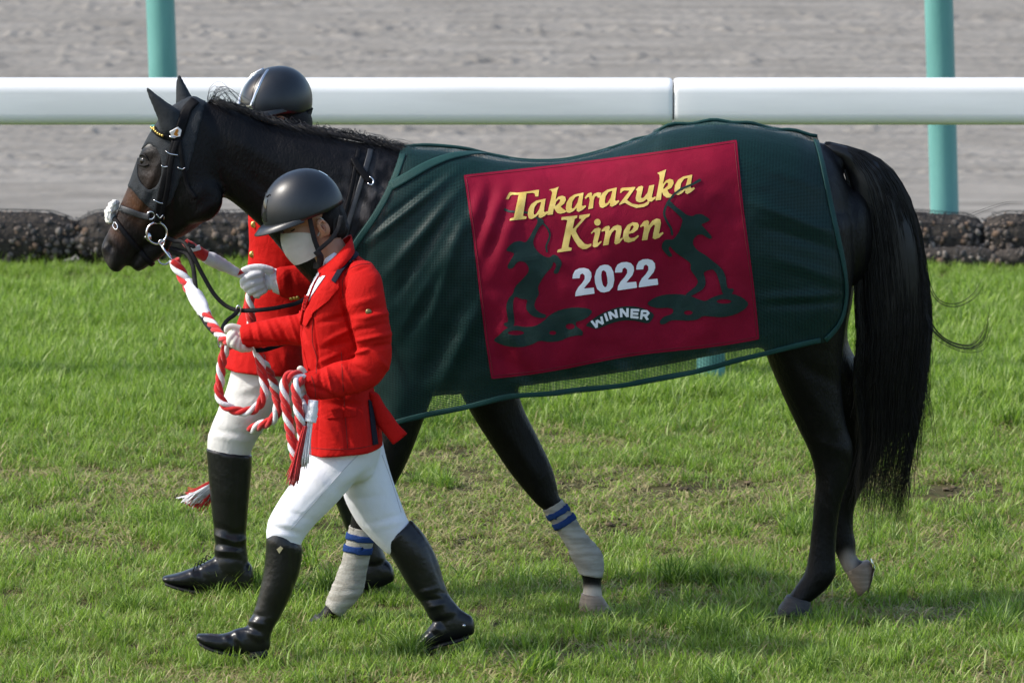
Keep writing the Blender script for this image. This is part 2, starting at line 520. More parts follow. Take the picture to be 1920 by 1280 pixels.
def dirt_h(x, y):
    rough = np.clip((y - 13.4) / 0.6, 0.1, 1)
    wob = fbm(x * 0.35, y * 0.5, 3, 44) * 0.5
    rows = (fbm(x * 0.07 + 3, y * 1.9 + wob * .5, 3, 21) - 0.4) * 0.034
    clod = np.maximum(fbm(x * 11 + wob, y * 6.0, 3, 5) - 0.47, 0) * 0.085 * np.clip((fbm(x * .3, y * 1.1, 2, 77) - 0.25) * 4, 0, 1)
    fine = (fbm(x * 26, y * 17, 2, 31) - 0.4) * 0.015
    lip = np.exp(-((y - 13.3 - 0.1 * vnoise(x, y * 0, 2)) / 0.18) ** 2) * 0.03
    return rough * (rows + clod + fine) + lip + fine * 0.25 - 0.03
sheet('dirt_track', -4, 4, ROCK_Y + 0.06, 26, 470, 560, dirt_h, m_dirt)
def far_dirt(x, y): return x * 0 - 0.045
sheet('dirt_track_beyond', -60, 60, ROCK_Y + 0.1, 70, 2, 2, lambda x, y: x * 0 - 0.09, m_dirt)

# ---- rails
m_white = M('white_plastic', (0.74, 0.735, 0.72), 0.38, (0.84, 0.835, 0.825), 2.5, 0.02, 30, 0.5, stretch=(0.5, 1, 4))
m_teal = M('teal_paint', (0.105, 0.285, 0.26), 0.42, (0.13, 0.33, 0.30), 5, 0.03, 40, 0.4, stretch=(3, 3, 0.6))
m_dark = M('dark_gap', (0.03, 0.03, 0.03), 0.8)
RAIL_Y = 5.83
def rail(x0, x1, label):
    zc = P(960, 190, RAIL_Y)[2]; hz = 0.0925; hy = 0.085; r = 0.05
    pr = []
    for cx, cz, a0 in ((1, 1, 0), (-1, 1, 90), (-1, -1, 180), (1, -1, 270)):
        for k in range(9):
            a = math.radians(a0 + k * 11.25); pr.append((cx * (hy - r) + r * math.cos(a), cz * (hz - r) + r * math.sin(a)))
    pr = np.array(pr); n = len(pr)
    xs = [x0, x0 + 0.004, x0 + 0.010, x0 + 0.02, x0 + 0.1, x1 - 0.1, x1 - 0.02, x1 - 0.010, x1 - 0.004, x1]
    sc = [0.90, 0.955, 0.985, 1, 1, 1, 1, 0.985, 0.955, 0.90]
    v = np.vstack([np.stack([np.full(n, x), RAIL_Y + pr[:, 0] * s, zc + pr[:, 1] * s], 1) for x, s in zip(xs, sc)])
    o = empty('running_rail', ((x0 + x1) / 2, RAIL_Y, 0))
    b = link('beam', (v, ring_faces(len(xs), n)), m_white, o)
    tag(o, label, 'rail', 'white rail lengths'); return o
JX = P(1262, 190, RAIL_Y)[0]
ra = rail(JX - 4.2, JX - 0.003, 'long white plastic rail running behind the horse head and neck')
rb = rail(JX + 0.003, JX + 3.9, 'white plastic rail above the horse rump, right of the joint')
zc = P(960, 190, RAIL_Y)[2]
link('joint_sleeve', join([box(JX - 0.03, JX + 0.03, RAIL_Y - 0.06, RAIL_Y + 0.06, zc - 0.07, zc + 0.07)]), m_dark, rb, False)
link('drain_lug', join([box(JX - 0.045, JX - 0.012, RAIL_Y - 0.03, RAIL_Y + 0.03, zc - 0.105, zc - 0.0915)]), m_white, ra, False)

def post(name, px, base_y, Y, rad, ztop, lean, label, group=None):
    b = P(px, base_y, Y); o = empty(name, (b[0], Y, 0))
    th = 24; zs = np.linspace(-0.1, ztop, 12); rings = []
    for z in zs:
        a = np.linspace(0, 2 * pi, th, endpoint=False)
        rings.append(np.stack([b[0] - lean * (z - b[2]) + rad * np.cos(a), Y + rad * np.sin(a), np.full(th, z)], 1))
    link('pole', (np.vstack(rings), ring_faces(12, th)), m_teal, o)
    tag(o, label, 'post', group); return o, b
pa, b = post('rail_post', 303, 70, 10.75, 0.0665, 1.7, 0.033, 'teal green post rising behind the white rail above the horse ears', 'teal posts')
pb, b2 = post('rail_post', 1771, 400, 10.75, 0.0665, 1.7, 0.033, 'teal green post on the right, beyond the tail, behind the dark rocks', 'teal posts')
for q, bb in ((pa, b), (pb, b2)):
    link('cap', sphere((bb[0] - 0.033 * (1.7 - bb[2]), 10.75, 1.7), 0.0666, 20, 8, (1, 1, 0.35)), m_teal, q)
pc, b3 = post('rail_support_post', 1333, 700, RAIL_Y + 0.02, 0.058, zc - 0.10, 0.0, 'teal support post whose foot shows in the grass under the blanket hem', None)
link('bracket', box(b3[0] - 0.07, b3[0] + 0.07, RAIL_Y - 0.05, RAIL_Y + 0.07, zc - 0.13, zc - 0.094), m_teal, pc, False)

# ---- stone rolls along the far edge of the turf
m_st = [M('stone_%d' % i, c, 0.9, c2, 30, 0.6, 90, 0.2) for i, (c, c2) in enumerate([
    ((0.10, 0.085, 0.074), (0.15, 0.13, 0.115)), ((0.16, 0.125, 0.10), (0.21, 0.17, 0.14)), ((0.06, 0.056, 0.054), (0.10, 0.093, 0.09)),
    ((0.22, 0.19, 0.165), (0.28, 0.25, 0.22)), ((0.17, 0.11, 0.075), (0.2, 0.145, 0.105))])]
m_core = M('wet_gravel_core', (0.028, 0.025, 0.023), 0.95, (0.065, 0.055, 0.046), 25, 1.0, 60, 0.15)
m_net = M('tarred_net', (0.012, 0.014, 0.017), 0.7, None, 8, 0, 60, 0.3)
stone_me = []
for k in range(10):
    bm = bmesh.new(); bmesh.ops.create_icosphere(bm, subdivisions=2 if k < 3 else 1, radius=1)
    sc = (random.uniform(.8, 1.25), random.uniform(.7, 1.0), random.uniform(.6, .95))
    for q in bm.verts:
        d = 1 + 0.38 * mnoise.noise(q.co * 1.1 + Vector((k * 7, 0, 0))) + 0.1 * mnoise.noise(q.co * 2.9 + Vector((0, k * 3, 0)))
        q.co = Vector((q.co.x * sc[0], q.co.y * sc[1], q.co.z * sc[2])) * d
    me = bpy.data.meshes.new('stone'); bm.to_mesh(me); bm.free(); me.materials.append(m_st[k % 5])
    me.polygons.foreach_set('use_smooth', [True] * len(me.polygons)); stone_me.append(me)
def stone_roll(x0, x1, Y, z, r, label, seed, nbig, nsmall, sag=0.0, net=True):
    rr = random.Random(seed); a = P(x0 - 5, 450, Y)[0]; b = P(x1 + 5, 450, Y)[0]; L = b - a
    o = empty('stone_roll', ((a + b) / 2, Y, 0)); tag(o, label, 'stone roll', 'netted stone rolls edging the turf')
    def rad(t):
        e = min(t, 1 - t); return r * (0.50 + 0.50 * min(1, (e / 0.11)) ** 0.5) * (1 + 0.20 * mnoise.noise(Vector((t * L * 2.6 + seed * 5.3, 0, 0)))) + sag * math.sin(pi * t)
    zs = lambda t: z + 0.012 * mnoise.noise(Vector((t * L * 2.2 + seed, 3, 0)))
    t_ = np.linspace(0, 1, 40)
    rings = []
    for t in t_:
        th = np.linspace(0, 2 * pi, 24, endpoint=False); q = rad(t) * 0.97
        rings.append(np.stack([np.full(24, a + L * t), Y + q * np.cos(th), zs(t) + q * np.sin(th)], 1))
    v, f = np.vstack(rings), ring_faces(40, 24)
    link('gravel_core', (noisy(v, f, 18, 0.012, seed=seed), f), m_core, o)
    def spot():
        t = rr.uniform(0.01, 0.99); th = rr.uniform(pi * 0.42, pi * 1.25)
        return (a + L * t, Y + rad(t) * .95 * math.cos(th), zs(t) + rad(t) * .95 * math.sin(th)), th
    for k in range(nbig):
        c, th = spot(); s = rr.uniform(0.012, 0.025)
        if math.sin(th) > 0.78: continue
        q = bpy.data.objects.new('stone', rr.choice(stone_me)); COL.objects.link(q); q.parent = o
        q.matrix_parent_inverse = Matrix.Translation(-o.location)
        q.location = c; q.scale = (s, s, s); q.rotation_euler = (rr.uniform(0, 6), rr.uniform(0, 6), rr.uniform(0, 6))
    sv = []
    base = [mesh_np(m) for m in stone_me[3:8]]
    for k in range(nsmall):
        c, th = spot(); s = rr.uniform(0.005, 0.011); bv, bf = base[k % 5]
        R = np.array(Matrix.Rotation(rr.uniform(0, 6), 3, 'X') @ Matrix.Rotation(rr.uniform(0, 6), 3, 'Z'))
        sv.append((bv * s @ R.T + np.array(c), bf))
    g = link('small_gravel', join(sv), m_st[seed % 3], o); g['kind'] = 'stuff'
    if net:
        parts = []
        for k in range(int(L / 0.055)):
            t0 = (k + .5) / (L / 0.055); th = np.linspace(pi * 0.25, pi * 1.2, 14)
            pts = np.stack([a + L * np.clip(t0 + 0.03 * np.sin(th * 3 + k), 0, 1), Y + rad(t0) * 1.06 * np.cos(th), zs(t0) + rad(t0) * 1.06 * np.sin(th)], 1)
            parts.append(tube(pts, 0.0016, 4))
        for th in (pi * 0.5, pi * 0.62, pi * 0.78, pi * 0.95):
            pts = np.array([(a + L * t, Y + rad(t) * 1.06 * math.cos(th), zs(t) + rad(t) * 1.06 * math.sin(th)) for t in t_])
            parts.append(tube(pts, 0.0022, 4))
        link('net', join(parts), m_net, o)
    return o
RO = [(-330, 142, 'dark stone roll at the left picture edge behind the grass', 0.013, 190), (146, 500, 'dark stone roll behind the horse muzzle and rope', 0, 170), (505, 880, 'stone roll hidden behind the red coats and the horse chest', 0, 40),
      (885, 1240, 'stone roll behind the middle of the blanket', 0, 20), (1245, 1530, 'stone roll behind the blanket and horse rump', 0, 20), (1535, 1838, 'dark stone roll just right of the tail below the teal post', 0, 170), (1844, 2240, 'dark stone roll at the right picture edge', 0.006, 120)]
for k, (x0, x1, lb, sag, nb) in enumerate(RO):
    stone_roll(x0, x1, ROCK_Y, 0.095, 0.118 + (0.010 if k in (1, 5) else 0), lb, k + 1, nb, 260 if nb > 50 else 30, sag)
stone_roll(1560, 1862, ROCK_Y - 0.16, 0.02, 0.055, 'low stone course at the foot of the roll beside the tail', 11, 60, 120, 0, False)
stone_roll(1866, 2240, ROCK_Y - 0.16, 0.02, 0.05, 'low stone course in the grass at the right picture edge', 12, 50, 90, 0, False)

# ------------------------------------------------------------------ grass
def grass_mat(name, c0, c1, tr=0.45):
    m = bpy.data.materials.new(name); m.use_nodes = True; nt = m.node_tree; N = nt.nodes; L = nt.links
    b = N['Principled BSDF']; b.inputs['Roughness'].default_value = 0.5; b.inputs['Specular IOR Level'].default_value = 0.25
    oi = N.new('ShaderNodeObjectInfo'); cr = N.new('ShaderNodeValToRGB')
    cr.color_ramp.elements[0].color = (*c0, 1); cr.color_ramp.elements[1].color = (*c1, 1)
    L.new(oi.outputs['Random'], cr.inputs[0]); L.new(cr.outputs[0], b.inputs['Base Color'])
    t = N.new('ShaderNodeBsdfTranslucent'); L.new(cr.outputs[0], t.inputs[0]); mx = N.new('ShaderNodeMixShader'); mx.inputs[0].default_value = tr
    L.new(b.outputs[0], mx.inputs[1]); L.new(t.outputs[0], mx.inputs[2]); L.new(mx.outputs[0], N['Material Output'].inputs[0])
    return m
gm = [grass_mat('grass_fresh', (0.20, 0.345, 0.030), (0.29, 0.43, 0.055)), grass_mat('grass_mid', (0.17, 0.275, 0.034), (0.245, 0.345, 0.060)),
      grass_mat('grass_straw', (0.27, 0.235, 0.10), (0.40, 0.345, 0.17), 0.3), grass_mat('grass_deep', (0.085, 0.17, 0.020), (0.125, 0.225, 0.032)), grass_mat('grass_pale', (0.32, 0.43, 0.12), (0.42, 0.50, 0.19), 0.35)]
def tuft(seed, n, h, spread, lean, mats, flat=0.0, wid=0.0020):
    r = random.Random(seed); V = []; F = []; mi = []
    for k in range(n):
        a = r.uniform(0, 2 * pi); rad = spread * math.sqrt(r.random()); bx, by = rad * math.cos(a), rad * math.sin(a)
        d = r.uniform(0, 2 * pi); ln = lean * r.uniform(0.3, 1.4); hh = h * r.uniform(0.5, 1.15); w = wid * r.uniform(0.7, 1.3)
        sx, sy = -math.sin(d), math.cos(d); tw = r.uniform(-1, 1)
        if r.random() < flat: ln = hh * r.uniform(0.8, 1.4); hh *= r.uniform(0.12, 0.4)
        o = len(V)
        for t, ww in ((0, 1), (0.35, 1), (0.7, 0.75)):
            x = bx + math.cos(d) * ln * t * t; y = by + math.sin(d) * ln * t * t; z = hh * (t - 0.12 * t * t)
            ca, sa = math.cos(tw * t), math.sin(tw * t); wx = (sx * ca - sy * sa) * w * ww; wy = (sx * sa + sy * ca) * w * ww
            V += [(x - wx, y - wy, z), (x + wx, y + wy, z)]
        V.append((bx + math.cos(d) * ln, by + math.sin(d) * ln, hh * 0.9 if ln < hh else hh * 0.5))
        F += [(o, o + 1, o + 3, o + 2), (o + 2, o + 3, o + 5, o + 4), (o + 4, o + 5, o + 6)]
        q = r.choice(mats); mi += [q, q, q]
    me = make_mesh('grass_tuft', V, F, gm, True); me.polygons.foreach_set('material_index', mi)
    return me
tufts = []
for k in range(4): tufts.append(tuft(100 + k, 52, 0.085, 0.055, 0.045, [0, 0, 0, 1, 3, 4]))            # 0-3 lush, upright
for k in range(4): tufts.append(tuft(200 + k, 52, 0.060, 0.060, 0.050, [0, 1, 1, 3, 1, 2, 4], 0.25))        # 4-7 ordinary
for k in range(3): tufts.append(tuft(300 + k, 44, 0.035, 0.065, 0.050, [2, 2, 1, 2, 1, 2, 0], 0.6))     # 8-10 dry, lying
for k in range(3): tufts.append(tuft(400 + k, 46, 0.100, 0.040, 0.070, [3, 1, 3, 0, 3, 4]))             # 11-13 dark clump
for k in range(2): tufts.append(tuft(500 + k, 14, 0.150, 0.050, 0.060, [0, 0, 1]))                # 14-15 tall seed grass
tcol = bpy.data.collections.new('grass_sources')
for i, me in enumerate(tufts):
    o = bpy.data.objects.new('grass_source_%02d' % i, me); tcol.objects.link(o)
def scatter():
    x0, x1, y0, y1 = -5.0, 5.0, -3.0, ROCK_Y - 0.04
    n = int((x1 - x0) * (y1 - y0) * 360)
    x = RNG.uniform(x0, x1, n); y = RNG.uniform(y0, y1, n)
    big = fbm(x * 0.8 + 20, y * 0.55, 3, 61); med = fbm(x * 2.6, y * 1.9, 3, 17); fine = fbm(x * 7, y * 7, 2, 91)
    worn = np.clip((4.9 - y) / 1.6, 0, 1) * np.clip((y - 0.5) / 0.8, 0, 1)                      # trodden strip behind the horse
    dry = worn * 0.52 + (med - 0.45) * 1.6 + (big - 0.45) * 0.9 + 0.04
    dry = np.where(y < 0.6, (med - 0.46) * 2.4 + (big - 0.45) * 1.2 + 0.12, dry)
    dry = np.where(y > 4.6, -1 + 0 * dry, dry)
    lush = np.clip((y - 4.2) / 1.5, 0, 1)
    idx = np.zeros(n, int); sc = RNG.uniform(0.75, 1.25, n)
    u = RNG.random(n)
    isdry = dry > RNG.uniform(0.0, 0.5, n)
    idx = np.where(isdry, RNG.integers(8, 11, n), RNG.integers(4, 8, n))
    isl = (~isdry) & (u < lush * 0.95 + 0.12); idx = np.where(isl, RNG.integers(0, 4, n), idx)
    clump = (~isdry) & (fbm(x * 3.1 + 50, y * 3.1, 2, 5) > 0.57) & (y < 4.6); idx = np.where(clump, RNG.integers(11, 14, n), idx)
    sc = np.where(y > ROCK_Y - 1.3, sc * 0.62, sc); tall = (y > ROCK_Y - 0.9) & (u < 0.11 * np.clip(fbm(x * 2.2, y * .5, 2, 40) * 3, 0.2, 2)); idx = np.where(tall, RNG.integers(14, 16, n), idx)
    sc = np.where(y > 5, np.where(y > ROCK_Y - 1.3, 0.75, 1.0) * sc * (0.9 + 0.6 * (fbm(x * 1.7, y * 1.7, 2, 12))), sc * np.where(y < 0.7, 0.32 + 1.28 * med * np.where(clump, 1.15, 1.0), 0.55 + 0.95 * med))
    bare = np.zeros(n, bool)
    for bx, by, br in BARE: bare |= ((x - bx) ** 2 + ((y - by) / 1.6) ** 2 < (br * (0.6 + 0.8 * fine)) ** 2)
    keep = ~(bare & (RNG.random(n) < 0.80))
    x, y, idx, sc = x[keep], y[keep], idx[keep], sc[keep]; n = len(x)
    me = bpy.data.meshes.new('grass'); me.from_pydata(np.stack([x, y, turf_h(x, y) - 0.014], 1).tolist(), [], [])
    a = me.attributes.new('idx', 'INT', 'POINT'); a.data.foreach_set('value', idx.astype(np.int32))
    a = me.attributes.new('sc', 'FLOAT', 'POINT'); a.data.foreach_set('value', sc.astype(np.float32))
    rot = np.zeros((n, 3), np.float32); rot[:, 2] = RNG.uniform(0, 6.28, n); rot[:, 0] = RNG.normal(0, .12, n); rot[:, 1] = RNG.normal(0, .12, n)
    a = me.attributes.new('rot', 'FLOAT_VECTOR', 'POINT'); a.data.foreach_set('vector', rot.ravel())
    o = bpy.data.objects.new('grass', me); COL.objects.link(o)
    ng = bpy.data.node_groups.new('grass_scatter', 'GeometryNodeTree')
    ng.interface.new_socket('Geometry', in_out='INPUT', socket_type='NodeSocketGeometry'); ng.interface.new_socket('Geometry', in_out='OUTPUT', socket_type='NodeSocketGeometry')
    N = ng.nodes; L = ng.links; gi = N.new('NodeGroupInput'); go = N.new('NodeGroupOutput')
    ci = N.new('GeometryNodeCollectionInfo'); ci.inputs['Collection'].default_value = tcol; ci.inputs['Separate Children'].default_value = True; ci.inputs['Reset Children'].default_value = True
    ip = N.new('GeometryNodeInstanceOnPoints'); ip.inputs['Pick Instance'].default_value = True
    def attr(nm, t):
        q = N.new('GeometryNodeInputNamedAttribute'); q.data_type = t; q.inputs['Name'].default_value = nm; return q.outputs['Attribute']
    L.new(gi.outputs[0], ip.inputs['Points']); L.new(ci.outputs[0], ip.inputs['Instance']); L.new(attr('idx', 'INT'), ip.inputs['Instance Index'])
    L.new(attr('rot', 'FLOAT_VECTOR'), ip.inputs['Rotation']); L.new(attr('sc', 'FLOAT'), ip.inputs['Scale'])
    L.new(ip.outputs[0], go.inputs[0])
    md = o.modifiers.new('scatter', 'NODES'); md.node_group = ng
    tag(o, 'bright green turf grass with worn straw-coloured patches', 'grass', kind='stuff')
def gp(px, py):
    """ground point under a photo position"""
    d = _f + (px - 960) / FPX * _r - (py - 640) / FPX * _u
    q = CAM + d * (-CAM[2] / d[2]); return q[0], q[1]
BARE = []
m_clod = M('turf_clod', (0.075, 0.06, 0.038), 0.95, (0.14, 0.11, 0.07), 20, 1.0, 60, 0.1)
clods = []
for px, py, br in ((862, 850, .16), (1105, 905, .12), (1790, 930, .26), (1860, 915, .12), (1330, 910, .13), (1250, 915, .12), (60, 958, .10), (345, 935, .06), (290, 968, .05), (1390, 905, .08), (1150, 985, .10), (1000, 890, .07), (640, 1150, .05), (1840, 890, .10)):
    gx, gy = gp(px, py); BARE.append((gx, gy, br))
    for k in range(int(60 * br)):
        c = (gx + random.gauss(0, br * .45), gy + random.gauss(0, br * .7), random.uniform(-.01, .012)); s = random.uniform(.004, .013)
        v, f = sphere((0, 0, 0), s, 7, 5, (1.3, 1, .5)); v = v + RNG.normal(0, s * .22, v.shape); clods.append((v + np.array(c), f))
tag(link('turf_clods', join(clods), m_clod), 'crumbled brown soil in the torn turf patches', 'soil', kind='stuff')
scatter()

# ------------------------------------------------------------------ the horse
TOR = [  # torso: x top, y top, x bottom, y bottom, depth, half width
    (640, 420, 655, 610, -0.20, 0.15), (690, 300, 700, 690, -0.19, 0.205), (760, 281, 770, 738, -0.17, 0.25), (850, 286, 860, 738, -0.15, 0.275),
    (950, 304, 955, 726, -0.13, 0.295), (1050, 305, 1055, 712, -0.11, 0.305), (1150, 284, 1155, 698, -0.09, 0.305), (1250, 247, 1250, 682, -0.06, 0.305),
    (1340, 235, 1340, 664, -0.04, 0.305), (1420, 243, 1425, 650, -0.02, 0.295), (1500, 258, 1500, 650, 0.01, 0.275), (1560, 290, 1555, 610, 0.03, 0.225), (1592, 350, 1590, 540, 0.04, 0.15)]
def horse_body():
    parts = [pl(TOR, 32, 4, 2.25)]
    parts.append(pl([(362, 186, 418, 368, -0.27, .070), (430, 200, 447, 388, -0.265, .082), (500, 230, 500, 437, -0.25, .092), (580, 247, 555, 502, -0.235, .12),
                     (660, 264, 610, 562, -0.215, .16), (740, 278, 665, 650, -0.19, .195), (820, 300, 750, 700, -0.17, .2)], 24, 4, 2.2))
    parts.append(pl([(352, 184, 425, 300, -0.275, .080), (312, 208, 420, 345, -0.275, .096), (279, 255, 408, 386, -0.272, .106), (258, 300, 386, 412, -0.27, .100), (244, 340, 352, 438, -0.268, .083),
                     (230, 372, 322, 452, -0.266, .068), (216, 405, 298, 462, -0.264, .060), (202, 435, 280, 470, -0.262, .056), (191, 458, 262, 480, -0.26, .054), (192, 480, 240, 494, -0.26, .047), (203, 499, 228, 506, -0.26, .034)], 24, 4, 2.3))
    parts.append(pl([(300, 440, 318, 470, -0.265, .045), (272, 458, 300, 484, -0.262, .045), (248, 470, 284, 496, -0.26, .042), (240, 488, 268, 506, -0.26, .035)], 16, 4, 2.2))       # lower jaw and chin
    parts.append(join([sphere(P(372, 372, -0.335), 0.085, 20, 12, (1.0, 0.55, 1.0))]))     # cheek
    # near (left) fore leg, set forward
    parts.append(pl([(690, 620, 850, 640, -0.26, .12), (700, 700, 820, 720, -0.30, .105), (702, 780, 792, 795, -0.32, .085), (690, 860, 763, 868, -0.325, .065), (667, 925, 725, 940, -0.33, .052),
                     (660, 955, 716, 965, -0.33, .050), (655, 990, 703, 1002, -0.33, .038), (643, 1045, 690, 1053, -0.33, .034), (628, 1090, 683, 1092, -0.33, .038), (613, 1126, 676, 1114, -0.33, .042), (606, 1140, 640, 1152, -0.33, .036), (592, 1156, 622, 1166, -0.33, .038)], 20, 4))
    # far (right) fore leg, trailing
    parts.append(pl([(800, 620, 960, 620, -0.12, .11), (840, 690, 970, 690, -0.10, .1), (880, 770, 977, 752, -0.09, .085), (922, 836, 1010, 822, -0.085, .066), (955, 885, 1034, 872, -0.085, .055), (985, 922, 1044, 905, -0.08, .050),
                     (1005, 945, 1047, 924, -0.08, .044), (1024, 962, 1057, 942, -0.08, .037), (1062, 1022, 1101, 1003, -0.08, .034), (1078, 1055, 1126, 1035, -0.08, .040), (1088, 1074, 1131, 1062, -0.08, .041), (1093, 1092, 1128, 1092, -0.08, .034), (1091, 1116, 1130, 1122, -0.08, .04)], 20, 4))
    # near (left) hind leg, standing
    parts.append(pl([(1400, 420, 1600, 420, -0.08, .17), (1412, 540, 1600, 520, -0.09, .165), (1428, 640, 1585, 620, -0.09, .14), (1458, 720, 1578, 715, -0.085, .105), (1492, 795, 1586, 790, -0.08, .078), (1516, 845, 1600, 838, -0.08, .060),
                     (1528, 890, 1594, 890, -0.075, .050), (1526, 935, 1578, 940, -0.075, .042), (1521, 990, 1570, 993, -0.07, .036), (1516, 1035, 1567, 1038, -0.07, .036), (1508, 1072, 1567, 1078, -0.07, .042), (1490, 1100, 1548, 1106, -0.07, .04), (1474, 1122, 1518, 1130, -0.07, .042)], 20, 4))
    # far (right) hind leg, pushing off
    parts.append(pl([(1430, 430, 1600, 420, 0.13, .15), (1470, 540, 1602, 540, 0.14, .15), (1510, 640, 1590, 640, 0.15, .13), (1530, 745, 1640, 716, 0.16, .092), (1560, 812, 1670, 776, 0.165, .070), (1572, 856, 1660, 838, 0.17, .057),
                     (1572, 900, 1630, 894, 0.17, .046), (1556, 950, 1604, 948, 0.17, .038), (1554, 990, 1600, 990, 0.17, .037), (1566, 1034, 1605, 1014, 0.17, .039), (1578, 1062, 1606, 1044, 0.17, .034), (1588, 1078, 1626, 1054, 0.17, .040)], 20, 4))
    # ears
    parts.append(pl([(300, 250, 345, 235, -0.345, .03), (297, 225, 334, 208, -0.348, .026), (284, 193, 309, 190, -0.352, .018), (272, 165, 280, 166, -0.355, .006)], 14, 4, 2, (0.5, 0.5)))
    parts.append(pl([(330, 205, 372, 200, -0.20, .026), (331, 180, 358, 180, -0.195, .022), (331, 158, 348, 160, -0.19, .014), (332, 138, 337, 139, -0.19, .005)], 14, 4, 2, (0.5, 0.5)))
    parts.append(pl([(1500, 262, 1510, 330, 0.02, .06), (1545, 268, 1550, 320, 0.03, .05), (1580, 285, 1572, 330, 0.035, .035)], 12, 4))  # dock
    v, f = union(parts, 0.0085, 7, 0.5)
    F = [  # muscles, bones and grooves
        (300, 300, 262, 390, 7, .006), (312, 330, 285, 410, 8, .005), (265, 290, 285, 283, 8, .008), (258, 318, 292, 320, 7, -.004), (283, 302, 288, 302, 11, -.006),
        (243, 506, 268, 462, 5, -.014), (268, 462, 290, 452, 5, -.006), (330, 430, 405, 380, 9, .006), (345, 375, 400, 330, 18, .006), (330, 340, 325, 430, 7, -.005),
        (420, 250, 560, 330, 14, .006), (430, 300, 580, 420, 14, -.006), (470, 260, 700, 330, 18, .006), (560, 400, 660, 520, 14, -.008), (660, 330, 700, 560, 16, -.008), (700, 360, 640, 520, 18, .01),
        (1520, 820, 1590, 850, 10, .004), (1545, 900, 1548, 1060, 8, -.005), (1470, 660, 1560, 800, 14, .008), (1500, 680, 1570, 720, 12, -.006), (940, 800, 1010, 900, 10, .006), (960, 830, 990, 900, 8, -.005), (1555, 880, 1560, 1040, 6, .005),
        (268, 420, 300, 405, 8, .006), (290, 360, 255, 420, 6, -.004), (195, 462, 200, 468, 8, .007), (202, 455, 212, 470, 5, -.016), (212, 448, 218, 476, 5, .006)]
    v = folds(v, f, F)
    return lap(v, f, 1, .3), f
HV, HF = horse_body()
hx, hy = proj(HV)
base = np.array([0.0034, 0.0030, 0.0034]); cols = np.tile(base, (len(HV), 1))
def blob(cx, cy, rx, ry, c, k=1.0, ang=0, p=2.0):
    ca, sa = math.cos(ang), math.sin(ang); u = ((hx - cx) * ca + (hy - cy) * sa) / rx; w = (-(hx - cx) * sa + (hy - cy) * ca) / ry
    g = (np.exp(-(u * u + w * w) ** (p / 2)) * k)[:, None]; return cols * (1 - g) + np.array(c) * g
hn = np.array([mnoise.noise(Vector(p * 14)) for p in HV])
for a in ((246, 378, 40, 22, (.062, .026, .011), .95, 1.0), (282, 330, 20, 30, (.016, .009, .006), .9, 0), (215, 432, 26, 14, (.060, .028, .015), .8, 1.1), (276, 300, 22, 22, (.010, .007, .005), .7, 0)):
    cols = blob(*a)
for a in ((198, 470, 16, 20, (.020, .017, .016), .9, 0), (222, 492, 22, 14, (.011, .010, .010), .9, 0), (265, 490, 24, 18, (.010, .009, .009), .9, 0), (203, 490, 7, 12, (.10, .09, .085), .6, .4), (202, 462, 9, 12, (.003, .003, .003), 1, .2), (268, 302, 9, 12, (.003, .003, .003), .8, 0)):
    cols = blob(*a)
cols = blob(281, 262, 14, 7, (.45, .43, .40), 1.0, -1.0, 4)
g = (np.clip(1.15 - 3.2 * np.abs(np.array([mnoise.noise(Vector((p[0] * 30, p[1] * 20, p[2] * 14))) for p in HV])), 0, 1) * np.exp(-(((hx - 690) / 45) ** 2 + ((hy - 375) / 60) ** 2)))[:, None]; cols = cols * (1 - g * .8) + np.array((.10, .092, .090)) * g * .8  # grey sweat veins at the shoulder, their wet highlight painted into the coat colour
far = HV[:, 1]
for cx, cy, rx, ry, c, lo, hi in ((1108, 1113, 34, 14, (.50, .43, .36), -.2, .05), (1592, 1056, 18, 26, (.26, .22, .19), .05, .4)):
    sel = (far > lo) & (far < hi); c2 = blob(cx, cy, rx, ry, c, 1.0, 0, 4); cols[sel] = c2[sel]
m_coat = M('horse_coat', (.01, .01, .01), 0.44, None, 26, 0.30, 150, 0.17, vcol=True, stretch=(1, 1, .45), wrinkle=.35, wscale=11)
horse = empty('horse', (P(1100, 1150, -0.1)[0], -0.1, 0))
tag(horse, 'black racehorse walking left with long tail, wearing a green blanket', 'horse')
hb = link('body', (HV, HF), m_coat, horse, fix=True); add_cols(hb.data, cols)
HB = BVHTree.FromPolygons([Vector(p) for p in HV], HF)
# eye, nostril
m_eye = M('horse_eye', (0.006, 0.004, 0.003), 0.22, None, spec=0.4)
ec, en = on_surface(HB, [(267, 301), (267.5, 301)], -0.012, 2)
link('eye', sphere(ec[0], 0.0185, 18, 12, (1, .8, .9)), m_eye, horse)
m_lid = M('eyelid', (0.006, 0.005, 0.005), 0.6, spec=.15)
for k, (a, bnd) in enumerate((((255, 300), -12), ((256, 303), 9))):
    pts = [(255, 302), (262, 302 + bnd * .75), (271, 302 + bnd), (280, 306 + bnd * .3)]
    p, n = on_surface(HB, pts, 0.002, 6); link('eyelid', tube(p, np.interp(np.linspace(0, 1, len(p)), [0, .2, .8, 1], [.001, .0038, .0038, .001]), 8), m_lid, horse)
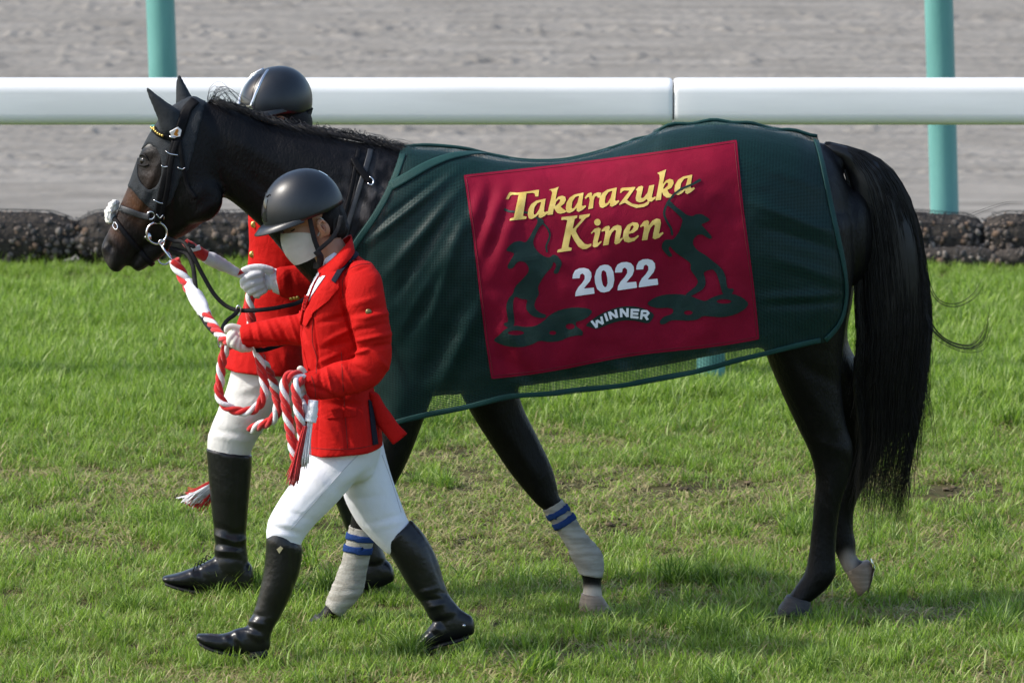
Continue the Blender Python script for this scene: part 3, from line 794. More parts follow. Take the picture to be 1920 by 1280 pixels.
# hooves
m_horn = M('hoof_horn', (0.20, 0.15, 0.105), 0.5, (0.31, 0.24, 0.18), 14, 0.3, 60, 0.3, stretch=(1, 1, 6))
m_hdark = M('hoof_dark', (0.022, 0.021, 0.022), 0.5, (0.042, 0.04, 0.04), 14, 0.3, 60, 0.3, stretch=(1, 1, 6))
m_steel = M('steel', (0.62, 0.63, 0.65), 0.22, None, spec=0.5, metal=1.0)
def hoof(st, mat, shoe=None):
    h = link('hoof', pl(st, 20, 4, 2.2, (0.2, 0.08)), mat, horse)
    if shoe: link('horseshoe', pl(shoe, 20, 2, 2.2, (0.05, 0.05)), m_steel, h)
hoof([(590, 1152, 626, 1160, -.33, .042), (578, 1164, 628, 1172, -.33, .054)], m_hdark)
hoof([(1090, 1113, 1130, 1118, -.08, .044), (1086, 1130, 1142, 1136, -.08, .054), (1083, 1150, 1152, 1152, -.08, .060)], m_horn)
hoof([(1474, 1116, 1520, 1126, -.07, .046), (1459, 1138, 1522, 1142, -.07, .058), (1452, 1150, 1524, 1152, -.07, .060)], m_hdark)
hoof([(1586, 1072, 1630, 1050, .17, .044), (1597, 1094, 1637, 1066, .17, .054), (1609, 1116, 1634, 1092, .17, .052)], m_horn, [(1633, 1050, 1635, 1050, .17, .050), (1641, 1062, 1638, 1062, .17, .054), (1628, 1108, 1625, 1106, .17, .048)])
# hair
m_hair = M('horse_hair', (0.004, 0.0038, 0.0042), 0.36, (0.009, 0.0085, 0.009), 30, 0, 60, 0.35)
def hairs(paths, r0, n=3):
    parts = []
    for p, k in paths:
        m = len(p); parts.append(tube(p, r0 * k * np.interp(np.linspace(0, 1, m), [0, .15, .7, 1], [.9, 1, .8, .15]), n, False))
    return join(parts)
rr = random.Random(5); tail = []
# tail: root at the dock, falling in a curved mass
def tailpath(s, depth, end, wav, fly=0):
    # s in 0..1 from the inner (left) to the outer (right) edge
    Lx = [1548, 1572, 1592, 1602, 1606, 1610, 1612, 1606, 1618, 1612]; Ly = [275, 292, 335, 400, 480, 560, 640, 720, 820, 930]
    Rx = [1552, 1618, 1668, 1702, 1722, 1735, 1740, 1730, 1712, 1685]; Ry = [266, 283, 318, 372, 440, 530, 620, 720, 830, 955]
    k = max(4, int(round(end * 9)) + 1); pts = []
    for i in range(k):
        w = i / 9
        sx = s + wav * math.sin(i * 0.9 + wav * 60) * 0.06
        pts.append((Lx[i] + (Rx[i] - Lx[i]) * sx, Ly[i] + (Ry[i] - Ly[i]) * s, 0.035 + depth * min(1, .25 + w * 1.1) * (1 - .35 * w)))
    return pts
for k in range(2600):
    s = rr.random(); s = s if rr.random() < .8 else round(s); dp = rr.uniform(-.075, .075) * math.sin(pi * min(.95, max(.08, s)) )
    end = rr.choice([1, 1, 1, .9, .9, .8, .7]) ; pts = tailpath(min(1, max(0, s + rr.gauss(0, .02))), dp, end, rr.uniform(-1, 1))
    pts = [(x + rr.gauss(0, 1.5), y, d) for x, y, d in pts]
    pts[-1] = (pts[-1][0] + rr.gauss(0, 9), pts[-1][1] + rr.gauss(0, 26), pts[-1][2])
    p, _ = pxpath(pts, 2); tail.append((p, rr.uniform(.7, 1.3)))
core = pl([(1548, 266, 1550, 290, .035, .03), (1600, 278, 1582, 312, .035, .03), (1660, 318, 1600, 380, .035, .034), (1712, 420, 1612, 450, .035, .038), (1728, 520, 1618, 540, .035, .042), (1730, 620, 1624, 620, .035, .042),
           (1716, 690, 1634, 685, .035, .034), (1698, 750, 1652, 750, .035, .022), (1684, 800, 1666, 800, .035, .010), (1676, 835, 1672, 835, .035, .003)], 16, 4)
tl = link('tail', join([(noisy(core[0], core[1], 24, .012, (1, 1, .15)), core[1]), hairs(tail, .0013)]), m_hair, horse)
fly = []
for k in range(26):
    q = rr.gauss(0, 1)
    fly.append((pxpath([(1728, 540 + q * 18, .03), (1742, 605 + q * 9, .02), (1775 + q * 3, 640 + q * 5, .0), (1815, 652 + q * 4, -.01), (1843 + q * 3, 635 + q * 7, -.02), (1855 + q * 3, 595 + rr.gauss(0, 14), -.02)], 6)[0], .8))
for k in range(9):
    q = rr.gauss(0, 1)
    fly.append((pxpath([(1732, 500 + q * 20, .03), (1755, 558 + q * 5, .02), (1790, 572 + q * 5, .0), (1825 + q * 4, 555 + q * 5, -.01), (1845 + q * 3, 525 + q * 8, -.02)], 6)[0], .6))
for k in range(7):
    q = rr.gauss(0, 1); fly.append((pxpath([(1722, 470, .03), (1760, 440 + q * 6, .05), (1810, 410 + q * 5, .06), (1880, 384 + q * 4, .06), (1918, 381 + q * 3, .06)], 6)[0], .4))
for k in range(10):
    q = rr.gauss(0, 1); fly.append((pxpath([(1722 + q * 3, 690, .03), (1738 + q * 3, 740, .02), (1748 + q * 4, 800 + q * 8, .01), (1752 + q * 6, 850 + q * 14, .01)], 5)[0], .5))
for k in range(150):
    i = rr.uniform(440, 900); x = np.interp(i, [318, 372, 440, 530, 620, 720, 830, 955], [1668, 1702, 1722, 1735, 1740, 1730, 1712, 1685]); q = abs(rr.gauss(0, 1))
    fly.append((pxpath([(x - 14, i - 60, .03), (x + 1 + q * 2, i, .03 + rr.gauss(0, .02)), (x + 2 + q * 6, i + 45, .03 + rr.gauss(0, .03)), (x - 4 + q * 9, i + 95, .03 + rr.gauss(0, .03))], 3)[0], .6))
link('loose_tail_hair', hairs(fly, .0010), m_hair, horse)
mane = []
MX = [392, 430, 480, 540, 600, 660, 715, 750]; MY = [192, 200, 220, 238, 248, 258, 272, 282]; MZ = [-.27, -.265, -.255, -.245, -.23, -.215, -.20, -.19]
for k in range(1500):
    x = rr.uniform(388, 752); y = np.interp(x, MX, MY); z = np.interp(x, MX, MZ); lf = rr.gauss(0, 1)
    side = rr.choice([-1, 0, 1, 1, .5]); L = rr.uniform(14, 50); up = abs(rr.gauss(0, 5)) + 1
    mane.append((pxpath([(x, y + 5, z), (x + 6, y - up, z + side * .010), (x + 16 + lf * 4, y - up * .5 + 4, z + side * .032), (x + 20 + L * .5 + lf * 4, y + (12 if side <= 0 else 2) + rr.uniform(-6, 10), z + side * .050)], 3)[0], rr.uniform(.7, 1.2)))
for k in range(16):
    x = rr.uniform(386, 412); y = 190 + rr.uniform(-5, 6); h = rr.uniform(12, 34); w = rr.uniform(30, 75)
    mane.append((pxpath([(x, y + 6, -.28), (x + 2, y - h * .6, -.285), (x + w * .35, y - h, -.29), (x + w * .75, y - h * .4 + 6, -.30), (x + w, y + 18 + rr.uniform(-6, 10), -.31)], 4)[0], .8))
for k in range(70):
    x = rr.uniform(600, 740); y = np.interp(x, MX, MY); L = rr.uniform(25, 70)
    mane.append((pxpath([(x, y + 3, -.21), (x + L * .4, y - rr.uniform(2, 12), -.21), (x + L, y + rr.uniform(-8, 10), -.21)], 4)[0], .5))
link('mane', hairs(mane, .0011), m_hair, horse)

# ------------------------------------------------------------------ winner's blanket on the horse
def tor_at(x):
    t = np.array(TOR); xs = (t[:, 0] + t[:, 2]) / 2
    return tuple(np.interp(x, xs, t[:, k]) for k in (1, 3, 4, 5))
def wrap_depth(x, y):
    top, bot, Yc, b = tor_at(x); top = top - 7; cy = (top + bot) / 2; a = (bot - top) / 2
    u = np.clip(np.abs(y - cy) / a, 0, 1); k = 2.25
    w = (b + 0.016) * (1 - u ** k) ** (1 / k)
    w = np.where(y > cy, (b + 0.016) * (1 - 0.10 * np.clip((y - cy) / a, 0, 1.4) ** 2), w)
    return Yc - w
BT = catmull([(752, 276), (800, 272), (870, 278), (920, 290), (980, 300), (1050, 300), (1110, 288), (1170, 270), (1215, 255), (1245, 239), (1285, 231), (1340, 227), (1380, 228), (1430, 237), (1480, 245), (1532, 253)], 8)
BB = catmull([(690, 812), (740, 797), (800, 783), (870, 769), (960, 748), (1040, 742), (1100, 735), (1200, 722), (1310, 700), (1370, 684), (1430, 668), (1500, 652), (1550, 640)], 8)
BL = catmull([(752, 276), (740, 315), (718, 365), (690, 412), (660, 452), (640, 500), (635, 600), (650, 700), (690, 812)], 8)
BR = catmull([(1532, 253), (1545, 300), (1562, 380), (1577, 450), (1589, 510), (1591, 560), (1580, 605), (1550, 640)], 8)
def arc(c, t):
    d = np.r_[0, np.cumsum(np.hypot(*np.diff(c, axis=0).T))]; d /= d[-1]
    return np.stack([np.interp(t, d, c[:, 0]), np.interp(t, d, c[:, 1])], 1)
NU, NV = 150, 90
uu = np.linspace(0, 1, NU); vv = np.linspace(0, 1, NV) ** 1.5
Tt, Bb, Ll, Rr = arc(BT, uu), arc(BB, uu), arc(BL, vv), arc(BR, vv)
Ug, Vg = np.meshgrid(uu, vv)
G = (1 - Vg)[..., None] * Tt[None] + Vg[..., None] * Bb[None] + (1 - Ug)[..., None] * Ll[:, None] + Ug[..., None] * Rr[:, None] \
    - ((1 - Ug) * (1 - Vg))[..., None] * Tt[0] - (Ug * (1 - Vg))[..., None] * Tt[-1] - ((1 - Ug) * Vg)[..., None] * Bb[0] - (Ug * Vg)[..., None] * Bb[-1]
gx, gy = G[..., 0].ravel(), G[..., 1].ravel()
D0 = wrap_depth(gx, gy)
C_ = Vector(CAM); hit = np.full(len(gx), 9.0)
for i in range(len(gx)):
    d = Vector(P(gx[i], gy[i], 0.0)) - C_; d.normalize(); h = HB.ray_cast(C_, d)
    if h[0] is not None: hit[i] = h[0].y
vf_ = Vg.ravel()
D = np.where(vf_ > 0.03, np.minimum(D0, hit - 0.016), D0)
Dg = D.reshape(NV, NU)
for _ in range(14):
    q = Dg.copy(); q[1:-1, 1:-1] = (Dg[:-2, 1:-1] + Dg[2:, 1:-1] + Dg[1:-1, :-2] + Dg[1:-1, 2:]) / 4
    q[2:-1, 0] = (Dg[1:-2, 0] + Dg[3:, 0]) / 2; q[2:-1, -1] = (Dg[1:-2, -1] + Dg[3:, -1]) / 2; q[-1] = q[-2]
    q[0] = Dg[0]; Dg = np.where(Vg > 0.03, np.minimum(q, hit.reshape(NV, NU) - 0.014), Dg)
# creases of the cloth
X, Yp = G[..., 0], G[..., 1]; W = np.zeros_like(Dg)
for x1, y1, x2, y2, w, h in ((860, 318, 690, 455, 7, -.012), (868, 350, 720, 520, 9, -.010), (830, 330, 700, 430, 6, .007), (880, 400, 770, 600, 11, -.012), (850, 380, 740, 560, 8, .009), (868, 430, 800, 620, 9, -.009), (840, 470, 760, 640, 9, .008),
        (905, 560, 820, 740, 12, -.012), (870, 560, 790, 720, 10, .009), (1040, 300, 1240, 252, 6, -.008), (1080, 306, 1250, 262, 6, .006), (950, 340, 1100, 420, 25, -.006), (900, 380, 1000, 520, 25, -.007),
        (1380, 420, 1200, 600, 40, .014), (1330, 330, 1150, 480, 45, -.012), (905, 345, 885, 420, 8, -.009), (925, 345, 890, 470, 8, .008), (945, 350, 900, 480, 9, -.009), (985, 350, 920, 520, 12, -.008), (965, 350, 910, 500, 9, .007), (1120, 560, 1060, 690, 24, -.008), (930, 600, 1000, 690, 14, -.007), (1390, 560, 1250, 680, 26, -.008), (1400, 300, 1560, 360, 12, -.006), (1410, 380, 1570, 440, 10, -.010), (1420, 420, 1570, 470, 9, .007), (1430, 560, 1580, 552, 7, -.010), (1430, 572, 1580, 566, 6, .008), (1440, 480, 1585, 530, 12, -.008),
        (960, 700, 1000, 745, 14, -.010), (1060, 690, 1090, 735, 16, .010), (1160, 680, 1180, 724, 14, -.010), (1260, 670, 1280, 710, 16, .009), (1330, 655, 1350, 692, 12, -.008), (925, 600, 960, 720, 16, .006), (1000, 600, 1020, 730, 20, -.007)):
    d, t = seg_dist(X, Yp, x1, y1, x2, y2); W += h * np.exp(-(d / w) ** 2) * np.sin(pi * np.clip(t, .04, .96)) ** .6
W += (fbm(X / 60 + 3, Yp / 45, 3, 9) - .44) * .012 * np.clip(Vg * 4, 0, 1)
W = np.clip(W * 1.35, -0.036, 0.011)
Dg = Dg + W
gV = PA(gx, gy, Dg.ravel())
gF = [(j * NU + i, j * NU + i + 1, (j + 1) * NU + i + 1, (j + 1) * NU + i) for j in range(NV - 1) for i in range(NU - 1)]
BVB = BVHTree.FromPolygons([Vector(p) for p in gV], gF)
# far side, the same drape mirrored over the back
Yc_ = np.array([tor_at(x)[2] for x in gx]); Y0 = Dg[0].repeat(1)
rowY = np.tile(Dg[0], NV)
fV = gV.copy(); fV[:, 1] = 2 * rowY - gV[:, 1]; z0 = np.tile(gV[:NU, 2], NV); fV[:, 2] = z0 - (z0 - gV[:, 2]) * 0.93
fF = [q[::-1] for q in gF]
def mesh_mat():
    m = bpy.data.materials.new('green_mesh_fabric'); m.use_nodes = True; nt = m.node_tree; N = nt.nodes; L = nt.links; b = N['Principled BSDF']
    b.inputs['Base Color'].default_value = (0.0035, 0.031, 0.028, 1); b.inputs['Roughness'].default_value = 0.5; b.inputs['Specular IOR Level'].default_value = 0.3
    uv = N.new('ShaderNodeUVMap'); uv.uv_map = 'UVMap'; sp = N.new('ShaderNodeSeparateXYZ'); L.new(uv.outputs[0], sp.inputs[0])
    def math_(op, a, bb):
        q = N.new('ShaderNodeMath'); q.operation = op
        for k, z in enumerate((a, bb)):
            if z is None: continue
            if isinstance(z, (int, float)): q.inputs[k].default_value = z
            else: L.new(z, q.inputs[k])
        return q.outputs[0]
    per = 2 * pi / 0.0050
    sx = math_('ABSOLUTE', math_('SINE', math_('MULTIPLY', sp.outputs[0], per / 2), None), None); sy = math_('ABSOLUTE', math_('SINE', math_('MULTIPLY', sp.outputs[1], per / 2), None), None)
    pr = math_('MULTIPLY', sx, sy); hole = math_('GREATER_THAN', pr, 0.42)
    tr = N.new('ShaderNodeBsdfTransparent'); mx = N.new('ShaderNodeMixShader'); L.new(hole, mx.inputs[0]); L.new(b.outputs[0], mx.inputs[1]); L.new(tr.outputs[0], mx.inputs[2])
    L.new(mx.outputs[0], N['Material Output'].inputs[0]); return m
m_mesh = mesh_mat()
m_bind = M('green_binding', (0.003, 0.034, 0.030), 0.65, (0.005, 0.044, 0.038), 12, 0.25, 300, 0.3)
m_mar = M('maroon_cloth', (0.185, 0.0035, 0.020), 0.65, (0.225, 0.0045, 0.025), 10, 0.22, 420, 0.10, wrinkle=.25, wscale=9)
m_gold = M('gold_foil', (0.60, 0.415, 0.085), 0.40, (0.74, 0.55, 0.16), 22, 0.08, 60, 0.5, metal=0.1)
m_wfoil = M('white_print', (0.74, 0.75, 0.80), 0.5, (0.80, 0.80, 0.84), 20, 0.05, 80, 0.4)
m_gprint = M('green_print', (0.0025, 0.019, 0.016), 0.6, (0.004, 0.025, 0.021), 20, 0.2, 400, 0.3)
bl = empty('horse_blanket', (P(1150, 1150, -.1)[0], -.1, P(1150, 300, -.1)[2]))
tag(bl, 'dark green mesh winner blanket with maroon lettered panel on the black horse', 'blanket')
def put_uv(o, uvs):
    me = o.data; ul = me.uv_layers.new(name='UVMap'); li = np.empty(len(me.loops), int); me.loops.foreach_get('vertex_index', li)
    ul.data.foreach_set('uv', uvs[li].ravel())
vl = np.cumsum(np.r_[0, np.linalg.norm(np.diff(gV.reshape(NV, NU, 3)[:, NU // 2], axis=0), axis=1)])
uvs = np.stack([gV[:, 0], np.repeat(vl, NU)], 1)
s1 = link('mesh_cloth', (gV, gF), m_mesh, bl, fix=False); put_uv(s1, uvs)
s2 = link('mesh_cloth', (fV, fF), m_mesh, bl, fix=False); put_uv(s2, uvs)
def edge_band(pts, w, name, off=0.003, sub=6):
    p, n = on_surface(BVB, pts, off, sub, -0.4); return link(name, ribbon(p, n, w, 0.003), m_bind, bl)
def inset(c, k, n0, n1): return c[n0:n1:k]
edge_band([(x + 7, y + 4) for x, y in arc(BL, np.linspace(0.02, 1, 26))], .021, 'edge_binding', sub=2)
edge_band([(x, y - 6 + 1.0 * math.sin(x * .045)) for x, y in arc(BB, np.linspace(0.01, 0.985, 40))], .017, 'edge_binding', sub=2)
edge_band([(x - 6, y) for x, y in arc(BR, np.linspace(0.03, 0.99, 26))], .020, 'edge_binding', sub=2)
edge_band([(733, 350), (765, 332), (800, 312), (840, 296), (880, 289), (905, 289)], .034, 'reinforcing_band')
rng_ = random.Random(3)
pk = [(x, y + 2 + (2.5 * math.sin(i * 1.1) if x > 1180 else 0)) for i, (x, y) in enumerate(arc(BT, np.linspace(.0, 1, 60)))]
pr_ = PA([a for a, _ in pk], [b - 2 for _, b in pk], [tor_at(a)[2] for a, _ in pk])
link('spine_seam', tube(pr_, 0.006, 6), m_bind, bl)
# maroon panel
PC = np.array([(868, 328), (1382, 262), (1424, 635), (921, 711)], float)
def pmap(s, t):
    a = PC[0] * (1 - s) + PC[1] * s; b = PC[3] * (1 - s) + PC[2] * s
    q = a * (1 - t) + b * t
    return q[0] + 3 * math.sin(t * 6) * (1 - 2 * s) * .5, q[1] + 5 * math.sin(pi * s) * (1 - t) * .8 + 3 * math.sin(s * 9) * t
ns, nt_ = 90, 66
pp = np.array([pmap(s, t) for t in np.linspace(0, 1, nt_) for s in np.linspace(0, 1, ns)])
pv = drop(BVB, pp, 0.004, -.4); pf = [(j * ns + i, j * ns + i + 1, (j + 1) * ns + i + 1, (j + 1) * ns + i) for j in range(nt_ - 1) for i in range(ns - 1)]
pv = lap(pv, pf, 2, .4)
panel = link('winner_panel', (pv, pf), m_mar, bl, fix=False); panel['label'] = 'maroon panel with gold and white lettering'
m_sti = M('maroon_stitch', (0.12, 0.004, 0.012), 0.7)
BVP = BVHTree.FromPolygons([Vector(p) for p in pv], pf)
stp = [pmap(s, .012) for s in np.linspace(.01, .99, 40)] + [pmap(.99, t) for t in np.linspace(.02, .98, 30)] + [pmap(s, .985) for s in np.linspace(.99, .01, 40)] + [pmap(.01, t) for t in np.linspace(.98, .02, 30)]
link('stitching', tube(drop(BVP, stp, .0006, -.4), .0011, 4), m_sti, panel)
# --- print on the panel: outlines of the letters and emblems
def zc_(x0, y0, k): return lambda pts: [(x0 + p[0] / k, y0 + p[1] / k) + tuple(q / k for q in p[2:]) for p in pts]
zt = zc_(940, 310, 5.0526); zy = zc_(1060, 470, 8.258); zl = zc_(915, 380, 4.5727); zr = zc_(1205, 320, 4.2667)
def rnd(pts):
    p = np.asarray(pts, float); q = np.roll(p, -1, 0); return np.stack([p * .78 + q * .22, p * .22 + q * .78], 1).reshape(-1, p.shape[1])
def ellp(cx, cy, rx, ry): return [(cx + rx * math.cos(a), cy + ry * math.sin(a)) for a in np.linspace(0, 2 * pi, 18, endpoint=False)]
def off(pts, dx, dy): return [(x + dx, y + dy) for x, y in pts]
LT = [(40, 322), (72, 262), (85, 255), (150, 262), (250, 250), (320, 238), (358, 233), (350, 297), (322, 297), (318, 272), (300, 262), (238, 268), (205, 480), (240, 487), (236, 508), (78, 526), (85, 505), (118, 495), (165, 282), (110, 280), (85, 290), (66, 324)]
LA = [(1095, 212), (1050, 222), (1005, 232), (960, 262), (932, 310), (925, 360), (935, 398), (962, 405), (1000, 385), (1030, 355), (1028, 385), (1048, 395), (1085, 375), (1118, 345), (1112, 330), (1090, 340), (1078, 335), (1083, 285)]
LAH = [(1045, 243), (1052, 248), (1035, 310), (1005, 358), (985, 365), (980, 345), (988, 295), (1015, 255)]
K1 = [(450, 232), (470, 240), (482, 258), (470, 320), (452, 390), (435, 472), (487, 466), (497, 405), (510, 425), (530, 452), (560, 460), (600, 450), (640, 425), (625, 430), (605, 428), (585, 415), (560, 392), (595, 365), (612, 330), (605, 300), (575, 290), (540, 300), (512, 330), (530, 240), (545, 205), (500, 222)]
K1H = [(520, 345), (545, 322), (560, 330), (548, 358), (515, 385), (508, 385)]
Rr_ = [(790, 308), (820, 270), (850, 258), (860, 270), (855, 300), (880, 270), (915, 258), (948, 262), (935, 305), (915, 310), (905, 292), (885, 300), (875, 330), (868, 408), (822, 418), (838, 330), (832, 300), (815, 305), (800, 322)]
Zz = [(1125, 262), (1130, 225), (1145, 215), (1200, 212), (1270, 206), (1268, 218), (1190, 330), (1240, 365), (1300, 375), (1350, 365), (1385, 345), (1402, 350), (1390, 375), (1350, 395), (1280, 405), (1220, 385), (1170, 355), (1115, 378), (1118, 365), (1215, 242), (1165, 240), (1145, 250), (1135, 265)]
Uu = [(1272, 235), (1300, 205), (1330, 195), (1345, 205), (1335, 250), (1322, 300), (1330, 315), (1350, 305), (1385, 260), (1400, 195), (1450, 185), (1438, 240), (1425, 300), (1435, 310), (1460, 295), (1462, 312), (1425, 345), (1390, 345), (1378, 320), (1345, 345), (1310, 352), (1278, 340), (1272, 310), (1285, 255), (1285, 240)]
K2 = [(1475, 75), (1562, 40), (1552, 75), (1530, 180), (1560, 145), (1595, 130), (1628, 140), (1632, 175), (1610, 215), (1572, 235), (1590, 268), (1620, 280), (1650, 265), (1640, 285), (1600, 305), (1565, 308), (1535, 285), (1520, 250), (1512, 328), (1460, 335), (1480, 240), (1500, 130), (1498, 95), (1490, 85)]
K2H = [(1545, 190), (1565, 165), (1582, 170), (1575, 198), (1545, 222), (1530, 225)]
KK = [(570, 492), (720, 475), (716, 498), (695, 508), (675, 600), (690, 595), (762, 510), (735, 505), (738, 475), (840, 460), (832, 485), (800, 500), (712, 600), (705, 625), (740, 690), (790, 745), (820, 750), (855, 740), (850, 765), (810, 790), (770, 795), (730, 770), (690, 710), (660, 650), (635, 775), (668, 782), (662, 808), (527, 826), (535, 800), (570, 790), (625, 520), (600, 515), (568, 520)]
II = [(848, 640), (885, 600), (920, 590), (942, 600), (930, 660), (912, 725), (920, 735), (945, 715), (952, 725), (910, 770), (880, 778), (865, 765), (870, 720), (888, 640), (875, 630), (855, 650)]
N1 = [(948, 615), (985, 580), (1020, 572), (1028, 590), (1020, 625), (1060, 580), (1100, 565), (1135, 575), (1140, 610), (1125, 680), (1120, 700), (1145, 685), (1155, 690), (1120, 735), (1085, 750), (1070, 735), (1078, 680), (1088, 620), (1075, 610), (1045, 640), (1025, 690), (1015, 752), (962, 760), (985, 650), (985, 620), (965, 625), (952, 630)]
EE = [(1305, 670), (1260, 715), (1205, 732), (1165, 720), (1150, 680), (1160, 620), (1195, 565), (1245, 540), (1290, 545), (1305, 570), (1290, 610), (1250, 640), (1205, 650), (1205, 675), (1225, 690), (1260, 685), (1295, 660)]
EH = [(1212, 630), (1240, 610), (1255, 580), (1245, 568), (1225, 580)]
N2 = [(1315, 575), (1350, 530), (1385, 520), (1400, 535), (1392, 575), (1430, 525), (1470, 505), (1505, 512), (1512, 545), (1498, 620), (1490, 650), (1510, 640), (1530, 630), (1535, 645), (1495, 685), (1455, 700), (1432, 690), (1440, 640), (1455, 570), (1445, 560), (1415, 590), (1395, 640), (1383, 705), (1330, 712), (1352, 600), (1350, 575), (1330, 580), (1318, 590)]
def shp(z, outer, *hs):
    f = sd_poly(z(outer)); return sd_minus(f, sd_any(*[sd_poly(z(h)) for h in hs])) if hs else f
title = sd_any(shp(zt, LT), shp(zt, off(LA, -675, 105), off(LAH, -675, 105)), shp(zt, K1, K1H), shp(zt, off(LA, -315, 48), off(LAH, -315, 48)), shp(zt, Rr_), shp(zt, LA, LAH), shp(zt, Zz), shp(zt, Uu), shp(zt, K2, K2H), shp(zt, off(LA, 714, -122), off(LAH, 714, -122)))
kinen = sd_any(shp(zt, KK), shp(zt, ellp(910, 540, 31, 32)), shp(zt, II), shp(zt, N1), shp(zt, EE, EH), shp(zt, N2))
link('title_lettering', applique(title, (940, 1315, 312, 420), .9, BVP, .0022, 0, -.4), m_gold, panel, False, False)
link('title_lettering', applique(kinen, (1040, 1250, 398, 478), .9, BVP, .0026, 0, -.4), m_gold, panel, False, False)
D2 = [(110, 430), (118, 365), (150, 305), (210, 272), (290, 265), (360, 285), (400, 335), (405, 400), (380, 470), (330, 530), (285, 585), (440, 570), (452, 662), (150, 705), (160, 635), (200, 565), (260, 500), (300, 435), (298, 380), (265, 350), (230, 370), (220, 425)]
D0 = [(605, 215), (535, 235), (480, 300), (452, 400), (460, 500), (490, 590), (545, 638), (600, 645), (680, 625), (735, 560), (758, 450), (745, 330), (705, 250), (660, 220)]
D0H = [(595, 300), (630, 330), (648, 420), (655, 500), (635, 555), (610, 565), (580, 530), (560, 450), (555, 370), (565, 315)]
year = sd_any(shp(zy, D2), shp(zy, D0, D0H), shp(zy, off(D2, 657, -91)), shp(zy, off(D2, 985, -138)))
link('year_lettering', applique(year, (1070, 1240, 480, 560), .9, BVP, .0022, 0, -.4), m_wfoil, panel, False, False)
rib = [(300, 1160), (420, 1060), (560, 970), (750, 890), (900, 860), (1080, 860), (1240, 900), (1380, 980), (1340, 1070), (1280, 1130), (1080, 1080), (900, 1075), (740, 1110), (600, 1165), (480, 1215), (400, 1185)]
q_ = 19
WI = [[(405, 1085), (482, 1185)], [(482, 1185), (486, 1078)], [(486, 1078), (580, 1130)], [(580, 1130), (555, 1020)], [(612, 970), (650, 1085)], [(675, 945), (708, 1058)], [(684, 950), (792, 1030)], [(775, 912), (800, 1035)], [(860, 895), (865, 1025)], [(866, 900), (958, 1016)], [(962, 890), (962, 1022)],
      [(1030, 900), (1022, 1036)], [(1030, 914), (1140, 920)], [(1025, 968), (1125, 975)], [(1020, 1022), (1130, 1032)], [(1188, 922), (1170, 1058)], [(1188, 932), (1258, 936), (1284, 965), (1258, 998), (1180, 996)], [(1232, 1000), (1272, 1068)]]
win = sd_strokes([zy([(x, y, q_) for x, y in s_]) for s_ in WI], True, .15)
LB = [(415, 125), (470, 140), (480, 165), (465, 190), (440, 210), (415, 260), (385, 330), (395, 380), (435, 430), (490, 465), (530, 470), (555, 445), (590, 450), (620, 485), (635, 520), (620, 560), (600, 605), (570, 612), (560, 595), (585, 545), (580, 520), (560, 505), (550, 550), (500, 600), (460, 660), (425, 725), (440, 780), (410, 830), (395, 880), (410, 915), (450, 945), (500, 960), (490, 990), (420, 985), (370, 965), (330, 920), (325, 880), (340, 830), (280, 825), (230, 800), (215, 850), (215, 920), (228, 1000), (225, 1050), (190, 1075), (140, 1055), (135, 1030), (175, 1025), (160, 940), (155, 880), (175, 820), (215, 780), (230, 720), (290, 660), (345, 600), (350, 555), (320, 510), (270, 500), (240, 520), (215, 560), (175, 570), (165, 545), (195, 490), (230, 435), (190, 420), (150, 412), (180, 370), (225, 335), (280, 328), (320, 345), (355, 300), (385, 240), (420, 180), (425, 150)]
LR = [(45, 1175), (100, 1130), (150, 1080), (230, 1050), (310, 1065), (400, 1060), (470, 1020), (530, 960), (620, 915), (740, 895), (860, 905), (898, 932), (860, 980), (800, 1010), (750, 1020), (755, 1060), (790, 1080), (815, 1105), (810, 1140), (770, 1135), (690, 1150), (620, 1185), (520, 1195), (440, 1180), (380, 1215), (280, 1240), (160, 1230), (75, 1200)]
RB = [(195, 245), (220, 240), (260, 285), (310, 320), (350, 355), (400, 365), (425, 348), (470, 345), (520, 375), (540, 395), (505, 415), (465, 430), (490, 455), (530, 500), (555, 530), (545, 548), (515, 535), (480, 510), (440, 510), (405, 545), (400, 590), (440, 640), (510, 680), (570, 730), (610, 760), (645, 800), (665, 850), (670, 900), (680, 945), (725, 940), (728, 960), (700, 1000), (640, 990), (625, 940), (610, 880), (590, 820), (560, 785), (510, 800), (485, 815), (500, 860), (505, 910), (480, 950), (430, 980), (370, 1010), (340, 990), (380, 960), (430, 920), (445, 880), (410, 830), (380, 790), (385, 740), (330, 700), (270, 660), (230, 620), (215, 600), (205, 630), (240, 680), (215, 692), (180, 660), (150, 620), (155, 580), (180, 550), (215, 550), (245, 550), (290, 490), (310, 430), (320, 390), (270, 340), (215, 290), (190, 275)]
RK = [(30, 1060), (90, 1015), (170, 990), (280, 985), (380, 1000), (450, 1030), (500, 1045), (560, 1010), (640, 985), (730, 985), (800, 1015), (850, 1060), (820, 1105), (740, 1150), (640, 1172), (540, 1165), (480, 1160), (440, 1190), (370, 1200), (300, 1195), (220, 1195), (180, 1225), (140, 1230), (135, 1200), (170, 1165), (240, 1145), (245, 1105), (200, 1095), (120, 1100), (60, 1085)]
left = sd_any(shp(zl, rnd(LB)), sd_strokes([catmull(zl([(470, 175, 6), (510, 220, 8), (530, 270, 8), (520, 320, 8), (500, 370, 8), (505, 420, 8)]), 4), zl([(145, 60, 11), (180, 75, 9), (250, 80, 8), (340, 85, 8), (420, 130, 8)])]), shp(zl, rnd(LR), ellp(240, 1115, 70, 20), ellp(555, 1115, 30, 18), ellp(705, 1060, 40, 25)))
